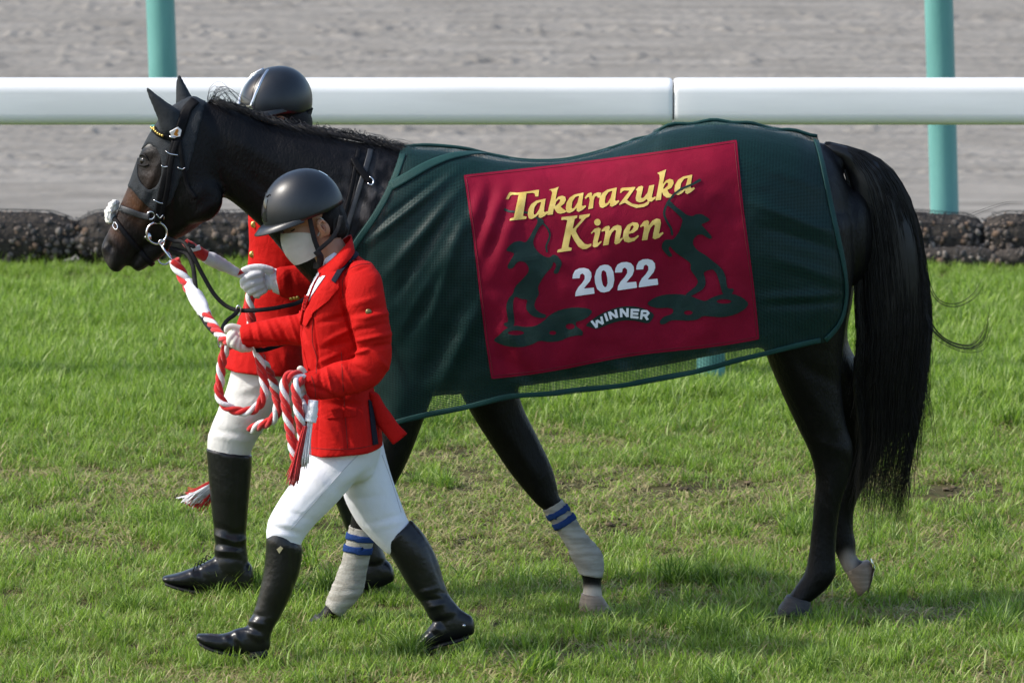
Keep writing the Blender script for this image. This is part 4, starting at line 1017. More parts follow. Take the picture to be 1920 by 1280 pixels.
right = sd_any(shp(zr, rnd(RB)), sd_strokes([catmull(zr([(205, 250, 7), (180, 300, 9), (172, 350, 9), (195, 410, 9), (225, 460, 9), (235, 510, 9)]), 4), zr([(195, 260, 8), (250, 190, 8), (310, 145, 8), (400, 110, 8), (455, 78, 12)])]), shp(zr, rnd(RK), ellp(650, 1045, 60, 18), ellp(365, 1135, 35, 18), ellp(215, 1115, 30, 15)))
link('archer_emblem', applique(left, (915, 1120, 385, 660), 1.2, BVP, .0016, 0, -.4), m_gprint, panel, False, False)
link('archer_emblem', applique(right, (1205, 1412, 330, 615), 1.2, BVP, .0034, 0, -.4), m_gprint, panel, False, False)
link('winner_ribbon', applique(shp(zy, rnd(rib)), (1090, 1235, 565, 625), 1.0, BVP, .0022, 0, -.4), m_gprint, panel, False, False)
link('winner_lettering', applique(win, (1100, 1225, 570, 622), .7, BVP, .0030, 0, -.4), m_wfoil, panel, False, False)

# ------------------------------------------------------------------ people
def cloth(name, col, col2, rough=.8, bump=.25, bscale=350, sheen=0, wr=0): return M(name, col, rough, col2, 9, bump, bscale, .12, wrinkle=wr)
m_red = cloth('red_wool', (.40, .0060, .0045), (.47, .0085, .0065), bump=.2, wr=.26)
m_navy = cloth('navy_trim', (.012, .013, .022), (.018, .02, .03), sheen=0)
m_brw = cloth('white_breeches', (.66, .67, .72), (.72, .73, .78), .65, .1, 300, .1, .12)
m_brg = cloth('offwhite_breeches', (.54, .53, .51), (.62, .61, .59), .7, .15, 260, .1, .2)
m_boot = M('boot_leather', (.005, .0052, .006), .30, (.008, .0083, .0095), 20, .16, 60, .4)
m_sole = M('boot_sole', (.008, .008, .008), .7)
m_skin = M('skin', (.36, .18, .105), .5, (.41, .21, .13), 14, .05, 200, .35)
m_mask = cloth('white_mask_cloth', (.40, .395, .36), (.46, .45, .415), .85, .2, 400, .1, .25)
m_hairb = M('dark_hair', (.006, .005, .0045), .6, (.011, .009, .008), 60, .5, 120, .2, stretch=(1, 1, 6))
m_shell = M('helmet_shell', (.0065, .0085, .011), .36, (.009, .0115, .015), 20, .05, 400, .5)
m_gloss = M('helmet_gloss', (.006, .007, .009), .07, None, spec=.6)
m_silver = M('silver_trim', (.55, .56, .58), .2, None, spec=.5, metal=.9)
m_blackf = M('black_webbing', (.010, .010, .012), .7, (.016, .016, .018), 40, .2, 200, .25)
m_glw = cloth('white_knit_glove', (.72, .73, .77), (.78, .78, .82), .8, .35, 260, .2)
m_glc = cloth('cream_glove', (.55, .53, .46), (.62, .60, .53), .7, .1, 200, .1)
m_shirt = cloth('white_shirt', (.74, .76, .82), (.79, .80, .85), .7, .1, 300, .1)
m_brass = M('brass', (.60, .42, .12), .28, None, spec=.5, metal=.9)
m_bronze = M('bronze', (.20, .16, .07), .35, None, spec=.5, metal=.7)
m_badge = M('gold_badge', (.62, .55, .38), .3, None, spec=.5, metal=.6)

def frame(px, py, Y, pitch, yaw, roll=0):
    """head frame at a photo point; local x forward, y to the wearer's left (camera side), z up"""
    f = np.array([-math.cos(pitch) * math.cos(yaw), -math.cos(pitch) * math.sin(yaw), -math.sin(pitch)])
    s = np.array([math.sin(yaw), -math.cos(yaw), 0]); u = np.cross(s, f); u = u if u[2] > 0 else -u
    o = P(px, py, Y)
    return o, np.stack([f, s, u], 0)
def tf(v, fr): return fr[0] + np.asarray(v, float) @ fr[1]
def ell(c, r, n=22, m=14): 
    v, f = sphere((0, 0, 0), 1, n, m); return v * np.array(r) + np.array(c), f
def helmet(fr, rx, ry, h, parent, style):
    he = empty('helmet', fr[0]); he.parent = parent; he.matrix_parent_inverse = Matrix.Translation(-parent.location)
    def dome(k, t0f, t0b, nphi=56, nth=18):
        V = []
        for i in range(nth + 1):
            for j in range(nphi):
                ph = 2 * pi * j / nphi; fb = (1 - math.cos(ph)) / 2
                t0 = t0f + (t0b - t0f) * fb ** 1.6; th = t0 + (pi / 2 - t0) * i / nth
                c = abs(math.cos(th)) ** .92; ex = 1.0 + .05 * math.cos(ph * 2)
                V.append((rx * k * ex * math.cos(ph) * c + .006 * (1 - math.sin(th)), ry * k * math.sin(ph) * c, h * k * math.sin(th)))
        V = np.array(V); return tf(V, fr), ring_faces(nth + 1, nphi, True, True)
    sh = link('shell', dome(1, -.10, -.06 if style == 'smooth' else -.5), m_shell, he)
    # peak
    V = []; n = 30
    for j in range(n + 1):
        ph = (j / n - .5) * 2 * math.radians(82); w = max(0, math.cos(ph * 1.07)) ** .8; L = .040 * w * (1.0 if style == 'smooth' else .8)
        ex = 1.0 + .05 * math.cos(ph * 2)
        for (k, dz) in ((.93, -.008), (1, .006), (1, .0)):
            pass
        x0, y0 = rx * .985 * ex * math.cos(ph) + .006, ry * .985 * math.sin(ph)
        x1, y1 = x0 + L * math.cos(ph * .5) * 1.05, y0 + L * math.sin(ph * .6) * .35
        z = -.014
        V += [(x0 * .97, y0 * .97, z + .010), (x0, y0, z + .013), ((x0 + x1) / 2, (y0 + y1) / 2, z + .008 - .05 * L), (x1, y1, z - .0015 - .22 * L), (x1, y1, z - .0045 - .22 * L), ((x0 + x1) / 2, (y0 + y1) / 2, z - .003 - .05 * L), (x0 * .97, y0 * .97, z - .002)]
    V = np.array(V); link('peak', (tf(V, fr), ring_faces(n + 1, 7)), m_shell, he)
    # lower back harness shell
    hb2 = link('lower_shell', (lambda q: q)((tf(np.array([(rx * .95 * math.cos(p) * (1 - .10 * i), ry * .97 * math.sin(p) * (1 - .04 * i), -.02 - .022 * i - .012 * (1 - math.cos(p))) for i in range(4) for p in np.linspace(.70 * pi, 1.30 * pi, 24)]), fr),
                [(i * 24 + j, i * 24 + j + 1, (i + 1) * 24 + j + 1, (i + 1) * 24 + j) for i in range(3) for j in range(23)])), m_blackf, he)
    def onshell(ph, th, k=1.004):
        ex = 1.0 + .05 * math.cos(ph * 2); c = abs(math.cos(th)) ** .92
        return (rx * k * ex * math.cos(ph) * c + .006 * (1 - math.sin(th)), ry * k * math.sin(ph) * c, h * k * math.sin(th))
    def patch(name, ph0, ph1, th0, th1, mat, k=1.012, n=14, taper=0.0):
        V = []
        for i in range(n):
            for j in range(n):
                a = i / (n - 1); b = j / (n - 1); w = 1 - taper * a
                V.append(onshell((ph0 + ph1) / 2 + (b - .5) * (ph1 - ph0) * w, th0 + (th1 - th0) * a, k))
        fF = [(i * n + j, i * n + j + 1, (i + 1) * n + j + 1, (i + 1) * n + j) for i in range(n - 1) for j in range(n - 1)]
        # turn the rim back onto the shell
        return link(name, (tf(np.array(V), fr), fF), mat, he)
    if style == 'smooth':
        patch('front_plate', -.34, .34, .08, .62, m_gloss, 1.008)
        patch('rear_plate', pi - .25, pi + .25, .70, .95, m_silver, 1.006)
        for sgn in (-1, 1):
            link('vent', tube(tf(np.array([onshell(sgn * .30 + .12 * t, .70 + .03 * math.sin(t * 3), 1.006) for t in np.linspace(-1, 1, 8)]), fr), .0022, 6), m_blackf, he)
    else:
        # silver outlined central band
        for sgn in (1, -1):
            q = np.array([onshell(sgn * (.42 + .25 * math.sin(t * pi * .5)), .10 + t * 1.25, 1.012) for t in np.linspace(0, 1, 20)])
            link('silver_trim', tube(tf(q, fr), np.interp(np.linspace(0, 1, 20), [0, .2, 1], [.010, .006, .004]), 8, flat=.5), m_silver, he)
        patch('front_plate', -.46, .46, .03, .17, m_silver, 1.014)
        patch('top_panel', -.40, .40, .24, 1.15, m_gloss, 1.010, taper=.0)
    return he

def head_parts(fr):
    L = [ell((-.008, 0, .035), (.094, .074, .088)), ell((.032, 0, -.028), (.060, .058, .080)), ell((.055, 0, -.088), (.034, .036, .030)), ell((.096, 0, -.034), (.017, .014, .017)), ell((.088, 0, -.012), (.013, .010, .030)),
         ell((.072, 0, .012), (.022, .052, .016)), ell((.060, .030, -.030), (.024, .020, .016)), ell((.060, -.030, -.030), (.024, .020, .016)), ell((.084, 0, -.064), (.016, .024, .012)), ell((-.045, 0, -.045), (.050, .050, .070))]
    for s in (1, -1):
        v, f = sphere((0, 0, 0), 1, 16, 10); v = v * np.array((.021, .010, .034)); L.append((v @ np.array(Matrix.Rotation(.25, 3, 'Y')).T + np.array((-.020, s * .081, -.026)), f))
        L.append(ell((-.006, s * .074, -.052), (.010, .006, .012)))
    return [(tf(v, fr), f) for v, f in L]

# ================= handler on the camera side
YMAP[0] = lambda Y: Y + 0.20
HFR = frame(584, 411, -1.20, math.radians(18), math.radians(10))
YN = -1.20
body = head_parts(HFR) + [chain([(600, 440, YN, .052), (618, 470, YN, .056), (635, 500, YN, .065)]),
    pl([(618, 512, 672, 512, YN, .10), (596, 560, 686, 570, YN, .12), (592, 650, 690, 660, YN, .115), (592, 740, 690, 745, YN, .12), (595, 820, 705, 818, YN, .13)], 16, 3),
    chain([(674, 535, -1.36, .036), (692, 600, -1.41, .027), (698, 675, -1.41, .025), (640, 705, -1.415, .026), (575, 722, -1.41, .026)]), chain([(632, 545, -1.06, .036), (590, 600, -1.02, .034), (520, 622, -.97, .03), (448, 632, -.94, .025)]),
    chain([(640, 830, -1.27, .07), (585, 920, -1.28, .06), (533, 1000, -1.29, .040), (522, 1080, -1.29, .032), (492, 1180, -1.29, .026)]), chain([(662, 830, -1.13, .07), (700, 920, -1.12, .06), (746, 1000, -1.12, .038), (790, 1080, -1.12, .032), (828, 1150, -1.12, .026)])]
bv, bf = union(body, .0046, 5)
fx = [(604, 417, 606, 428, 4, -.006), (600, 420, 603, 432, 3, .003)]
bv = folds(bv, bf, fx)
pn = link('person', (bv, bf), m_skin)
tag(pn, 'person in red jacket, white breeches and mask walking in front of the horse', 'person')
# eyes and brows (looking down)
for s in (1, -1):
    q = np.array([(.079 - .010 * abs(t) ** 2 * 1, s * (.032 + .015 * t), -.006 - .004 * (1 - t * t)) for t in np.linspace(-1, 1, 9)])
    link('eyelash', tube(tf(q, HFR), .0022, 6), m_hairb, pn)
    q = np.array([(.089 - .012 * abs(t), s * (.032 + .018 * t), .016 + .003 * (1 - t * t)) for t in np.linspace(-1, 1, 9)])
    link('eyebrow', tube(tf(q, HFR), .0030, 6), m_hairb, pn)
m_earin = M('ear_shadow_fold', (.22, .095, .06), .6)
link('ear_fold', tube(tf(catmull(np.array([(-.030, .0905, -.012), (-.022, .0925, -.002), (-.010, .092, -.010), (-.012, .0915, -.028), (-.020, .0905, -.042)]), 5), HFR), .0035, 6), m_skin, pn)
link('ear_fold', tube(tf(catmull(np.array([(-.018, .0905, -.018), (-.022, .0908, -.028), (-.018, .0902, -.036)]), 5), HFR), .0045, 6), m_earin, pn)
# mask
V = []; nm = 24
for i in range(14):
    a = i / 13
    for j in range(nm + 1):
        ph = (j / nm - .5) * 2 * 1.42; c = abs(ph) / 1.42
        top = -.006 - .030 * c ** 1.5 - .004 * math.cos(ph * 3); bot = -.126 + .016 * c ** 2.2
        z = top + (bot - top) * a; prof = 1 - ((a - .42) / .75) ** 2 * .55
        rad = .056 + .064 * max(0, math.cos(ph)) ** .7 * prof
        V.append((.014 + (rad - .012) * math.cos(ph * .95) - .006 * c, (.071 + .002) * math.sin(ph) * (1 - .22 * a), z))
mf = [(i * (nm + 1) + j, i * (nm + 1) + j + 1, (i + 1) * (nm + 1) + j + 1, (i + 1) * (nm + 1) + j) for i in range(13) for j in range(nm)]
mk = link('face_mask', (tf(np.array(V), HFR), mf), m_mask, pn)
for s in (1, -1):
    q = np.array([(.006, s * .074, -.048), (-.012, s * .079, -.030), (-.028, s * .080, -.008), (-.020, s * .080, .008)]); link('ear_loop', tube(tf(catmull(q, 5), HFR), .0022, 6), m_mask, mk)
hair = [ell((-.052, 0, -.012), (.062, .080, .072)), ell((-.070, 0, -.055), (.040, .060, .040)), ell((-.01, 0, .045), (.095, .081, .05))]
hv, hf = union([(tf(v, HFR), f) for v, f in hair], .006, 4)
link('hair', (noisy(hv, hf, 70, .006, (1, 1, .4)), hf), m_hairb, pn)
HH = frame(572, 396, YN, math.radians(17), math.radians(10))
hel = helmet(HH, .131, .109, .140, pn, 'smooth')
def web(pts, w, parent, mat=None, sub=6, th=.003, name='chin_strap'):
    s = catmull(pts, sub); p = PA(s[:, 0], s[:, 1], s[:, 2]); n = np.tile(np.array([-.15, -1, .1]), (len(p), 1)); n /= np.linalg.norm(n[0])
    return link(name, ribbon(p, n, w, th), mat or m_blackf, parent)
web([(581, 409, -1.296), (584, 425, -1.290), (590, 450, -1.284), (597, 470, -1.276), (602, 492, -1.262)], .016, hel)
web([(640, 404, -1.285), (634, 428, -1.288), (622, 447, -1.290), (608, 460, -1.286), (596, 470, -1.280)], .014, hel)
web([(593, 470, -1.284), (601, 482, -1.280), (598, 497, -1.255), (588, 497, -1.22)], .022, hel, th=.006)
# breeches
bp = [pl([(592, 780, 708, 775, YN, .150), (584, 838, 716, 832, YN, .158), (600, 880, 705, 875, YN, .12)], 24, 3),
      pl([(584, 815, 705, 835, -1.265, .088), (578, 852, 694, 868, -1.27, .09), (552, 895, 660, 912, -1.28, .087), (524, 936, 622, 952, -1.285, .076), (504, 972, 588, 986, -1.29, .066), (499, 1000, 568, 1013, -1.29, .058), (503, 1045, 556, 1048, -1.29, .05)], 24, 4),
      pl([(618, 835, 716, 820, -1.13, .088), (626, 880, 728, 870, -1.125, .088), (644, 932, 744, 920, -1.12, .08), (668, 978, 760, 962, -1.12, .068), (694, 1008, 770, 985, -1.12, .06), (722, 1035, 785, 1010, -1.12, .05)], 24, 4)]
v, f = union(bp, .0062, 6)
v = folds(v, f, [(585, 850, 640, 925, 10, -.004), (640, 925, 700, 880, 9, -.006), (600, 900, 570, 880, 8, .003), (500, 985, 560, 1000, 5, -.004), (502, 975, 565, 990, 5, .003), (500, 996, 556, 1008, 4, .003), (520, 955, 590, 975, 7, -.003), (700, 990, 765, 975, 5, .003), (690, 980, 760, 962, 5, -.003), (655, 935, 720, 930, 8, -.003), (665, 860, 545, 985, 3.2, .0025), (650, 860, 590, 850, 6, -.004), (700, 870, 660, 900, 8, .004)])
bq = link('breeches', (v, f), m_brw, pn)
BQ = BVHTree.FromPolygons([Vector(p) for p in v], f)
m_bseam = M('breeches_seam', (.45, .46, .50), .8)
for q_ in ([(672, 852), (640, 885), (600, 930), (565, 970), (546, 992)], [(716, 852), (735, 905), (752, 960)]):
    link('seam', tube(drop(BQ, catmull(q_, 6), .0004, -1.3), .0013, 5), m_bseam, bq)
def boot(shaft, foot, label=None, folds_=(), parent=None, b0=.0058):
    v, f = union([pl(shaft, 22, 4, 2.1, (.02, .5)), pl(foot, 18, 4, 2.4, (.5, .7))], .0055, 5)
    v = folds(v, f, folds_); o = link('boot', (v, f), m_boot, parent); return o
def sole(pts, Y, b, parent):
    st = [(x, y, x, y + 7, Y, bb) for (x, y), bb in zip(pts, b)]
    link('sole', pl(st, 14, 3, 3.5, (.3, .3)), m_sole, parent)
b1 = boot([(506, 993, 550, 1000, -1.29, .058), (499, 1009, 566, 1022, -1.29, .065), (498, 1030, 567, 1040, -1.29, .063), (495, 1065, 561, 1075, -1.29, .06), (488, 1100, 547, 1113, -1.29, .055), (478, 1138, 528, 1152, -1.29, .046), (466, 1165, 513, 1178, -1.29, .043), (458, 1182, 505, 1202, -1.29, .042)],
          [(499, 1186, 499, 1221, -1.29, .031), (478, 1176, 478, 1226, -1.29, .036), (450, 1176, 448, 1225, -1.29, .038), (420, 1187, 415, 1220, -1.29, .042), (392, 1187, 388, 1211, -1.29, .040), (373, 1187, 372, 1202, -1.29, .030)], None,
          [(464, 1162, 500, 1172, 4, .005), (462, 1172, 492, 1186, 4, -.006), (470, 1150, 500, 1158, 5, -.004), (490, 1160, 518, 1158, 5, .003), (455, 1180, 480, 1192, 4, .004), (430, 1185, 445, 1215, 5, -.005), (440, 1182, 455, 1215, 4, .004), (420, 1190, 432, 1216, 4, .004), (545, 1000, 552, 1120, 4, -.003)], pn)
sole([(496, 1219), (478, 1224), (448, 1223), (418, 1218), (390, 1209), (374, 1201)], -1.29, [.030, .036, .037, .041, .038, .026], b1)
v, f = pl([(470, 1218, 470, 1234, -1.29, .032), (500, 1214, 502, 1232, -1.29, .030)], 14, 2, 3.5, (.1, .1)); link('heel', (v, f), m_sole, b1)
BVq = BVHTree.FromPolygons([Vector(p.co) for p in b1.data.vertices], [tuple(p.vertices) for p in b1.data.polygons])
link('badge', applique(sd_poly([(519, 1029), (526, 1023), (531, 1027), (524, 1037)]), (515, 535, 1020, 1040), 1.0, BVq, .004, .004, -1.35), m_badge, b1, False)
b2 = boot([(716, 1020, 772, 974, -1.12, .060), (735, 1046, 800, 1008, -1.12, .061), (757, 1084, 822, 1052, -1.12, .055), (776, 1114, 833, 1090, -1.12, .048), (793, 1136, 845, 1118, -1.12, .044), (804, 1158, 864, 1142, -1.12, .043)],
          [(880, 1152, 884, 1190, -1.12, .030), (852, 1138, 858, 1197, -1.12, .036), (824, 1152, 828, 1204, -1.12, .038), (800, 1180, 802, 1212, -1.12, .040), (780, 1201, 780, 1216, -1.12, .036), (766, 1211, 766, 1219, -1.12, .024)], None,
          [(783, 1112, 815, 1104, 5, .004), (790, 1126, 828, 1122, 4, -.006), (800, 1140, 830, 1132, 4, .005), (820, 1108, 846, 1116, 5, -.003), (800, 1180, 822, 1196, 4, -.005), (812, 1170, 832, 1190, 4, .004), (822, 1160, 840, 1180, 4, -.003), (800, 1015, 830, 1100, 4, -.003)], pn)
sole([(878, 1189), (856, 1196), (828, 1203), (802, 1211), (782, 1216), (768, 1219)], -1.12, [.030, .035, .037, .039, .035, .022], b2)
BV2 = BVHTree.FromPolygons([Vector(p.co) for p in b2.data.vertices], [tuple(p.vertices) for p in b2.data.polygons])
link('spur_stud', sphere(drop(BV2, [(870, 1172)], .001, -1.2)[0], .006, 10, 6), m_silver, b2)
# jacket
jp = [pl([(614, 486, 664, 474, YN, .075), (602, 502, 688, 494, YN, .135), (586, 528, 704, 520, YN, .172), (573, 560, 712, 555, YN, .176), (566, 598, 710, 600, YN, .166), (566, 645, 703, 655, YN, .150), (571, 695, 698, 705, YN, .143), (576, 745, 704, 748, YN, .156), (578, 795, 713, 792, YN, .176), (574, 847, 718, 834, YN, .188)], 32, 4, 2.45, (.3, .02)),
      pl([(655, 497, 702, 500, -1.335, .055), (645, 525, 713, 518, -1.375, .057), (646, 560, 721, 548, -1.40, .057), (656, 603, 729, 592, -1.415, .054), (666, 645, 734, 640, -1.415, .052), (666, 668, 732, 684, -1.415, .050), (651, 674, 707, 720, -1.415, .048), (626, 680, 665, 739, -1.415, .046), (601, 690, 628, 746, -1.415, .044), (580, 694, 600, 750, -1.415, .045), (567, 697, 579, 749, -1.41, .044)], 24, 4, 2.1, (.6, .04)),
      pl([(600, 510, 670, 530, -1.06, .07), (585, 560, 650, 590, -1.03, .064), (566, 584, 592, 642, -1.0, .058), (530, 592, 542, 648, -.975, .052), (490, 601, 498, 650, -.955, .048), (449, 611, 455, 651, -.94, .044)], 22, 4, 2.1, (.6, .04))]
jv, jf = union(jp, .0048, 5)
JF = [  # creases of the near sleeve, the far sleeve and the skirt
    (664, 640, 735, 625, 6, .007), (668, 655, 738, 645, 6, -.007), (660, 665, 700, 650, 5, .007), (665, 620, 730, 605, 7, -.004), (672, 598, 735, 585, 7, .005), (660, 590, 725, 575, 8, -.004), (650, 575, 712, 556, 9, .004),
    (655, 680, 690, 700, 6, -.005), (640, 680, 672, 735, 5, .005), (622, 690, 650, 740, 5, -.005), (612, 690, 624, 735, 4, .007), (600, 700, 606, 740, 4, -.004), (590, 705, 640, 745, 6, .004), (700, 660, 735, 700, 7, .004),
    (648, 515, 640, 560, 4, -.007), (640, 560, 668, 650, 4, -.009), (648, 512, 690, 500, 4, -.004), (575, 720, 640, 748, 5, -.006),
    (600, 605, 660, 590, 7, -.005), (610, 640, 670, 610, 7, .005), (600, 655, 660, 640, 7, -.004), (595, 680, 640, 660, 6, .004), (582, 565, 600, 690, 2.6, -.004), (600, 770, 640, 840, 10, .006), (640, 760, 660, 845, 12, -.006), (680, 760, 690, 840, 10, .005), (610, 755, 690, 760, 8, -.005), (600, 690, 595, 845, 2.6, -.003), (640, 750, 650, 846, 2.4, -.003),
    (500, 605, 520, 645, 5, .006), (520, 600, 540, 645, 5, -.006), (480, 605, 492, 648, 4, .005), (540, 590, 560, 640, 5, .006), (470, 610, 476, 648, 4, -.004), (555, 585, 575, 640, 5, -.006), (455, 640, 560, 646, 5, -.004)]
jv = folds(jv, jf, [(a, b, c, d, w * .72, h * 1.5) for a, b, c, d, w, h in JF]); jv = noisy(jv, jf, 12, .004, seed=3)
jk = link('jacket', (jv, jf), m_red, pn)
BJ = BVHTree.FromPolygons([Vector(p) for p in jv], jf)
def onj(name, poly, off, th, mat, h=1.4, par=None, bvh=None, fb=-1.3):
    poly = np.array(poly, float); bb = (poly[:, 0].min() - 3, poly[:, 0].max() + 3, poly[:, 1].min() - 3, poly[:, 1].max() + 3)
    return link(name, applique(sd_poly(poly), bb, h, bvh or BJ, off, th, fb), mat, par or jk)
onj('shirt_front', [(571, 580), (577, 545), (588, 515), (600, 500), (622, 488), (616, 510), (600, 532), (584, 556)], .004, .004, m_shirt)
onj('lapel', [(604, 540), (622, 526), (634, 524), (636, 540), (615, 565), (590, 585), (576, 612), (570, 608), (574, 585), (588, 560)], .010, .008, m_red)
onj('lapel', [(584, 512), (592, 503), (588, 522), (576, 550), (571, 585), (566, 610), (562, 600), (566, 560), (574, 530)], .012, .010, m_red)
# collar: standing fall round the neck with a navy band
cs = catmull([(600, 522, -1.30), (622, 506, -1.325), (645, 484, -1.315), (660, 466, -1.27), (663, 458, -1.20), (658, 458, -1.13), (640, 470, -1.09)], 6)
cin = PA(cs[:, 0] - 6, cs[:, 1] - 14, cs[:, 2] * .5 + YN * .5 + .0); cmid = PA(cs[:, 0] - 4, cs[:, 1] - 17, cs[:, 2] * .72 + YN * .28); cout = PA(cs[:, 0], cs[:, 1], cs[:, 2] - np.sign(YN - cs[:, 2]) * .014)
cout2 = PA(cs[:, 0] + 2, cs[:, 1] + 11, cs[:, 2] - np.sign(YN - cs[:, 2]) * .020); n_ = len(cs)
cv = np.vstack([cin, cmid, cout, cout2, cout2 * 1.0 + np.array([0, .004, -.003])]); cf = [(k * n_ + i, k * n_ + i + 1, (k + 1) * n_ + i + 1, (k + 1) * n_ + i) for k in range(4) for i in range(n_ - 1)]
link('collar', (cv, cf), m_red, jk)
onj('collar', [(610, 514), (632, 488), (648, 462), (656, 462), (668, 478), (654, 496), (642, 508), (627, 530), (620, 528)], .011, .010, m_red)
onj('collar_trim', [(664, 474), (671, 481), (656, 497), (643, 510), (629, 532), (622, 527), (636, 504), (650, 489)], .014, .010, m_navy, 1.2)
v, f = pl([(603, 486, 636, 464, YN, .062), (598, 500, 646, 476, YN, .074), (598, 520, 652, 495, YN, .085)], 20, 3, 2, (.05, .3)); link('shirt_collar', (v, f), m_shirt, pn)
btn = drop(BJ, [(691, 585)], .002, -1.45)[0]; link('sleeve_button', sphere(btn, .0105, 16, 8, (1, .45, 1)), m_bronze, jk)
v, f = pl([(690, 735, 712, 742, -1.26, .030), (700, 775, 728, 768, -1.27, .026), (716, 808, 746, 792, -1.28, .022), (736, 834, 764, 812, -1.29, .018)], 18, 5, 2.6, (.4, .03)); v = noisy(v, f, 16, .005); link('coat_tail', (v, f), m_red, jk)
onj('vent_trim', [(690, 748), (697, 755), (702, 790), (708, 832), (699, 834), (694, 790)], .006, .008, m_navy)
link('front_edge', tube(drop(BJ, [(566, 606), (566, 630), (570, 660), (577, 690), (580, 715)], .002, -1.3), .004, 6), m_red, jk)
link('dart_seam', tube(drop(BJ, catmull([(606, 560), (588, 600), (586, 640), (594, 670), (593, 700)], 5), .0005, -1.3), .0014, 5), M('red_seam', (.16, .006, .005), .8), jk)
onj('pocket_flap', [(612, 768), (668, 764), (669, 780), (613, 785)], .004, .004, m_red)
m_seam = M('red_seam', (.14, .005, .004), .8)
for q_ in ([(644, 560), (642, 530), (652, 508), (672, 497), (694, 494)], [(578, 838), (620, 842), (670, 840), (708, 832)], [(640, 660), (642, 700), (646, 760), (652, 840)], [(584, 705), (590, 725), (592, 745)]):
    link('seam', tube(drop(BJ, catmull(q_, 5), .0006, -1.3), .0012, 5), m_seam, jk)
# gloves
def hand(chains, mat, parent, vox=.0027, name='glove', extra=()):
    v, f = union([chain([(x, y, z, r * .88) for x, y, z, r in c], 4, 10) for c in chains] + list(extra), vox, 2); return link(name, (v, f), mat, parent)
hand([[(458, 632, -.94, .030), (446, 630, -.935, .032), (438, 632, -.93, .030)], [(448, 616, -.945, .015), (436, 612, -.95, .013), (426, 614, -.955, .0115), (424, 620, -.955, .0095)],
      [(438, 626, -.96, .014), (430, 636, -.975, .0125), (432, 646, -.965, .011), (442, 648, -.95, .010)], [(442, 634, -.965, .014), (437, 645, -.98, .0125), (444, 652, -.965, .011), (452, 652, -.95, .010)],
      [(448, 638, -.965, .013), (446, 650, -.975, .012), (454, 656, -.96, .0105), (462, 654, -.945, .0095)], [(456, 640, -.96, .012), (456, 651, -.968, .011), (464, 656, -.955, .0095), (471, 654, -.94, .009)]], m_glc, pn)
hand([[(580, 722, -1.41, .030), (570, 722, -1.41, .033), (562, 724, -1.41, .028)], [(573, 706, -1.415, .014), (569, 696, -1.42, .012), (564, 690, -1.425, .010), (560, 691, -1.425, .008)],
      [(566, 708, -1.43, .014), (556, 706, -1.44, .0125), (550, 714, -1.43, .011), (556, 722, -1.41, .010)], [(564, 718, -1.43, .014), (554, 720, -1.44, .0125), (550, 729, -1.43, .011), (557, 735, -1.41, .010)],
      [(565, 730, -1.43, .013), (556, 734, -1.44, .012), (553, 743, -1.43, .0105), (560, 747, -1.41, .0095)], [(568, 740, -1.425, .012), (560, 747, -1.435, .011), (559, 756, -1.425, .0095), (565, 758, -1.41, .009)]], m_glc, pn)

# ================= handler beyond the horse
YMAP[0] = lambda Y: Y
YF = .33
FFR = frame(524, 228, YF, math.radians(8), math.radians(-8))
body = head_parts(FFR) + [chain([(545, 270, YF, .055), (556, 300, YF, .06), (560, 330, YF, .07)]), pl([(500, 330, 625, 330, YF, .15), (485, 420, 625, 420, YF, .14), (480, 520, 610, 520, YF, .12), (460, 600, 580, 600, YF, .12), (440, 680, 570, 680, YF, .13)], 16, 3),
    chain([(610, 340, .15, .045), (612, 440, .08, .04), (600, 530, .03, .036), (520, 528, -.01, .027)]), chain([(560, 345, .52, .045), (575, 440, .56, .04), (560, 540, .54, .036), (490, 560, .50, .027)]),
    chain([(500, 680, .25, .08), (460, 770, .24, .065), (430, 850, .24, .045), (432, 950, .24, .035), (432, 1060, .24, .028)]), chain([(530, 690, .38, .08), (580, 790, .38, .065), (640, 890, .38, .05), (675, 980, .38, .032), (700, 1060, .38, .024)])]
bv2, bf2 = union(body, .0065, 5)
pf_ = link('person', (bv2, bf2), m_skin)
tag(pf_, 'person in red coat and off-white breeches walking beyond the horse, half hidden', 'person')
link('hair', union([(tf(v, FFR), f) for v, f in hair], .007, 4), m_hairb, pf_)
FH = frame(521, 192, YF, math.radians(10), math.radians(30))
helmet(FH, .126, .106, .124, pf_, 'band')
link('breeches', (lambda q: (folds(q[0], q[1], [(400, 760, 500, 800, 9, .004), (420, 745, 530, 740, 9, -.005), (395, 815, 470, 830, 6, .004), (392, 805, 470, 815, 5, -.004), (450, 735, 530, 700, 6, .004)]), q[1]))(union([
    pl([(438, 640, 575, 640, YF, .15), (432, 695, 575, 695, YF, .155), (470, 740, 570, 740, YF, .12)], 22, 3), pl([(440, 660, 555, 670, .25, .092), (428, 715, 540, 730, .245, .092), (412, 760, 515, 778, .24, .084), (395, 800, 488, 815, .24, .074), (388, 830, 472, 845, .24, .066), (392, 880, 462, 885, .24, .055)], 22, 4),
    pl([(470, 670, 580, 660, .38, .09), (515, 750, 615, 730, .38, .085), (565, 820, 650, 800, .38, .07), (600, 880, 668, 860, .38, .06), (622, 930, 680, 915, .38, .05)], 22, 4)], .007, 5)), m_brg, pf_)
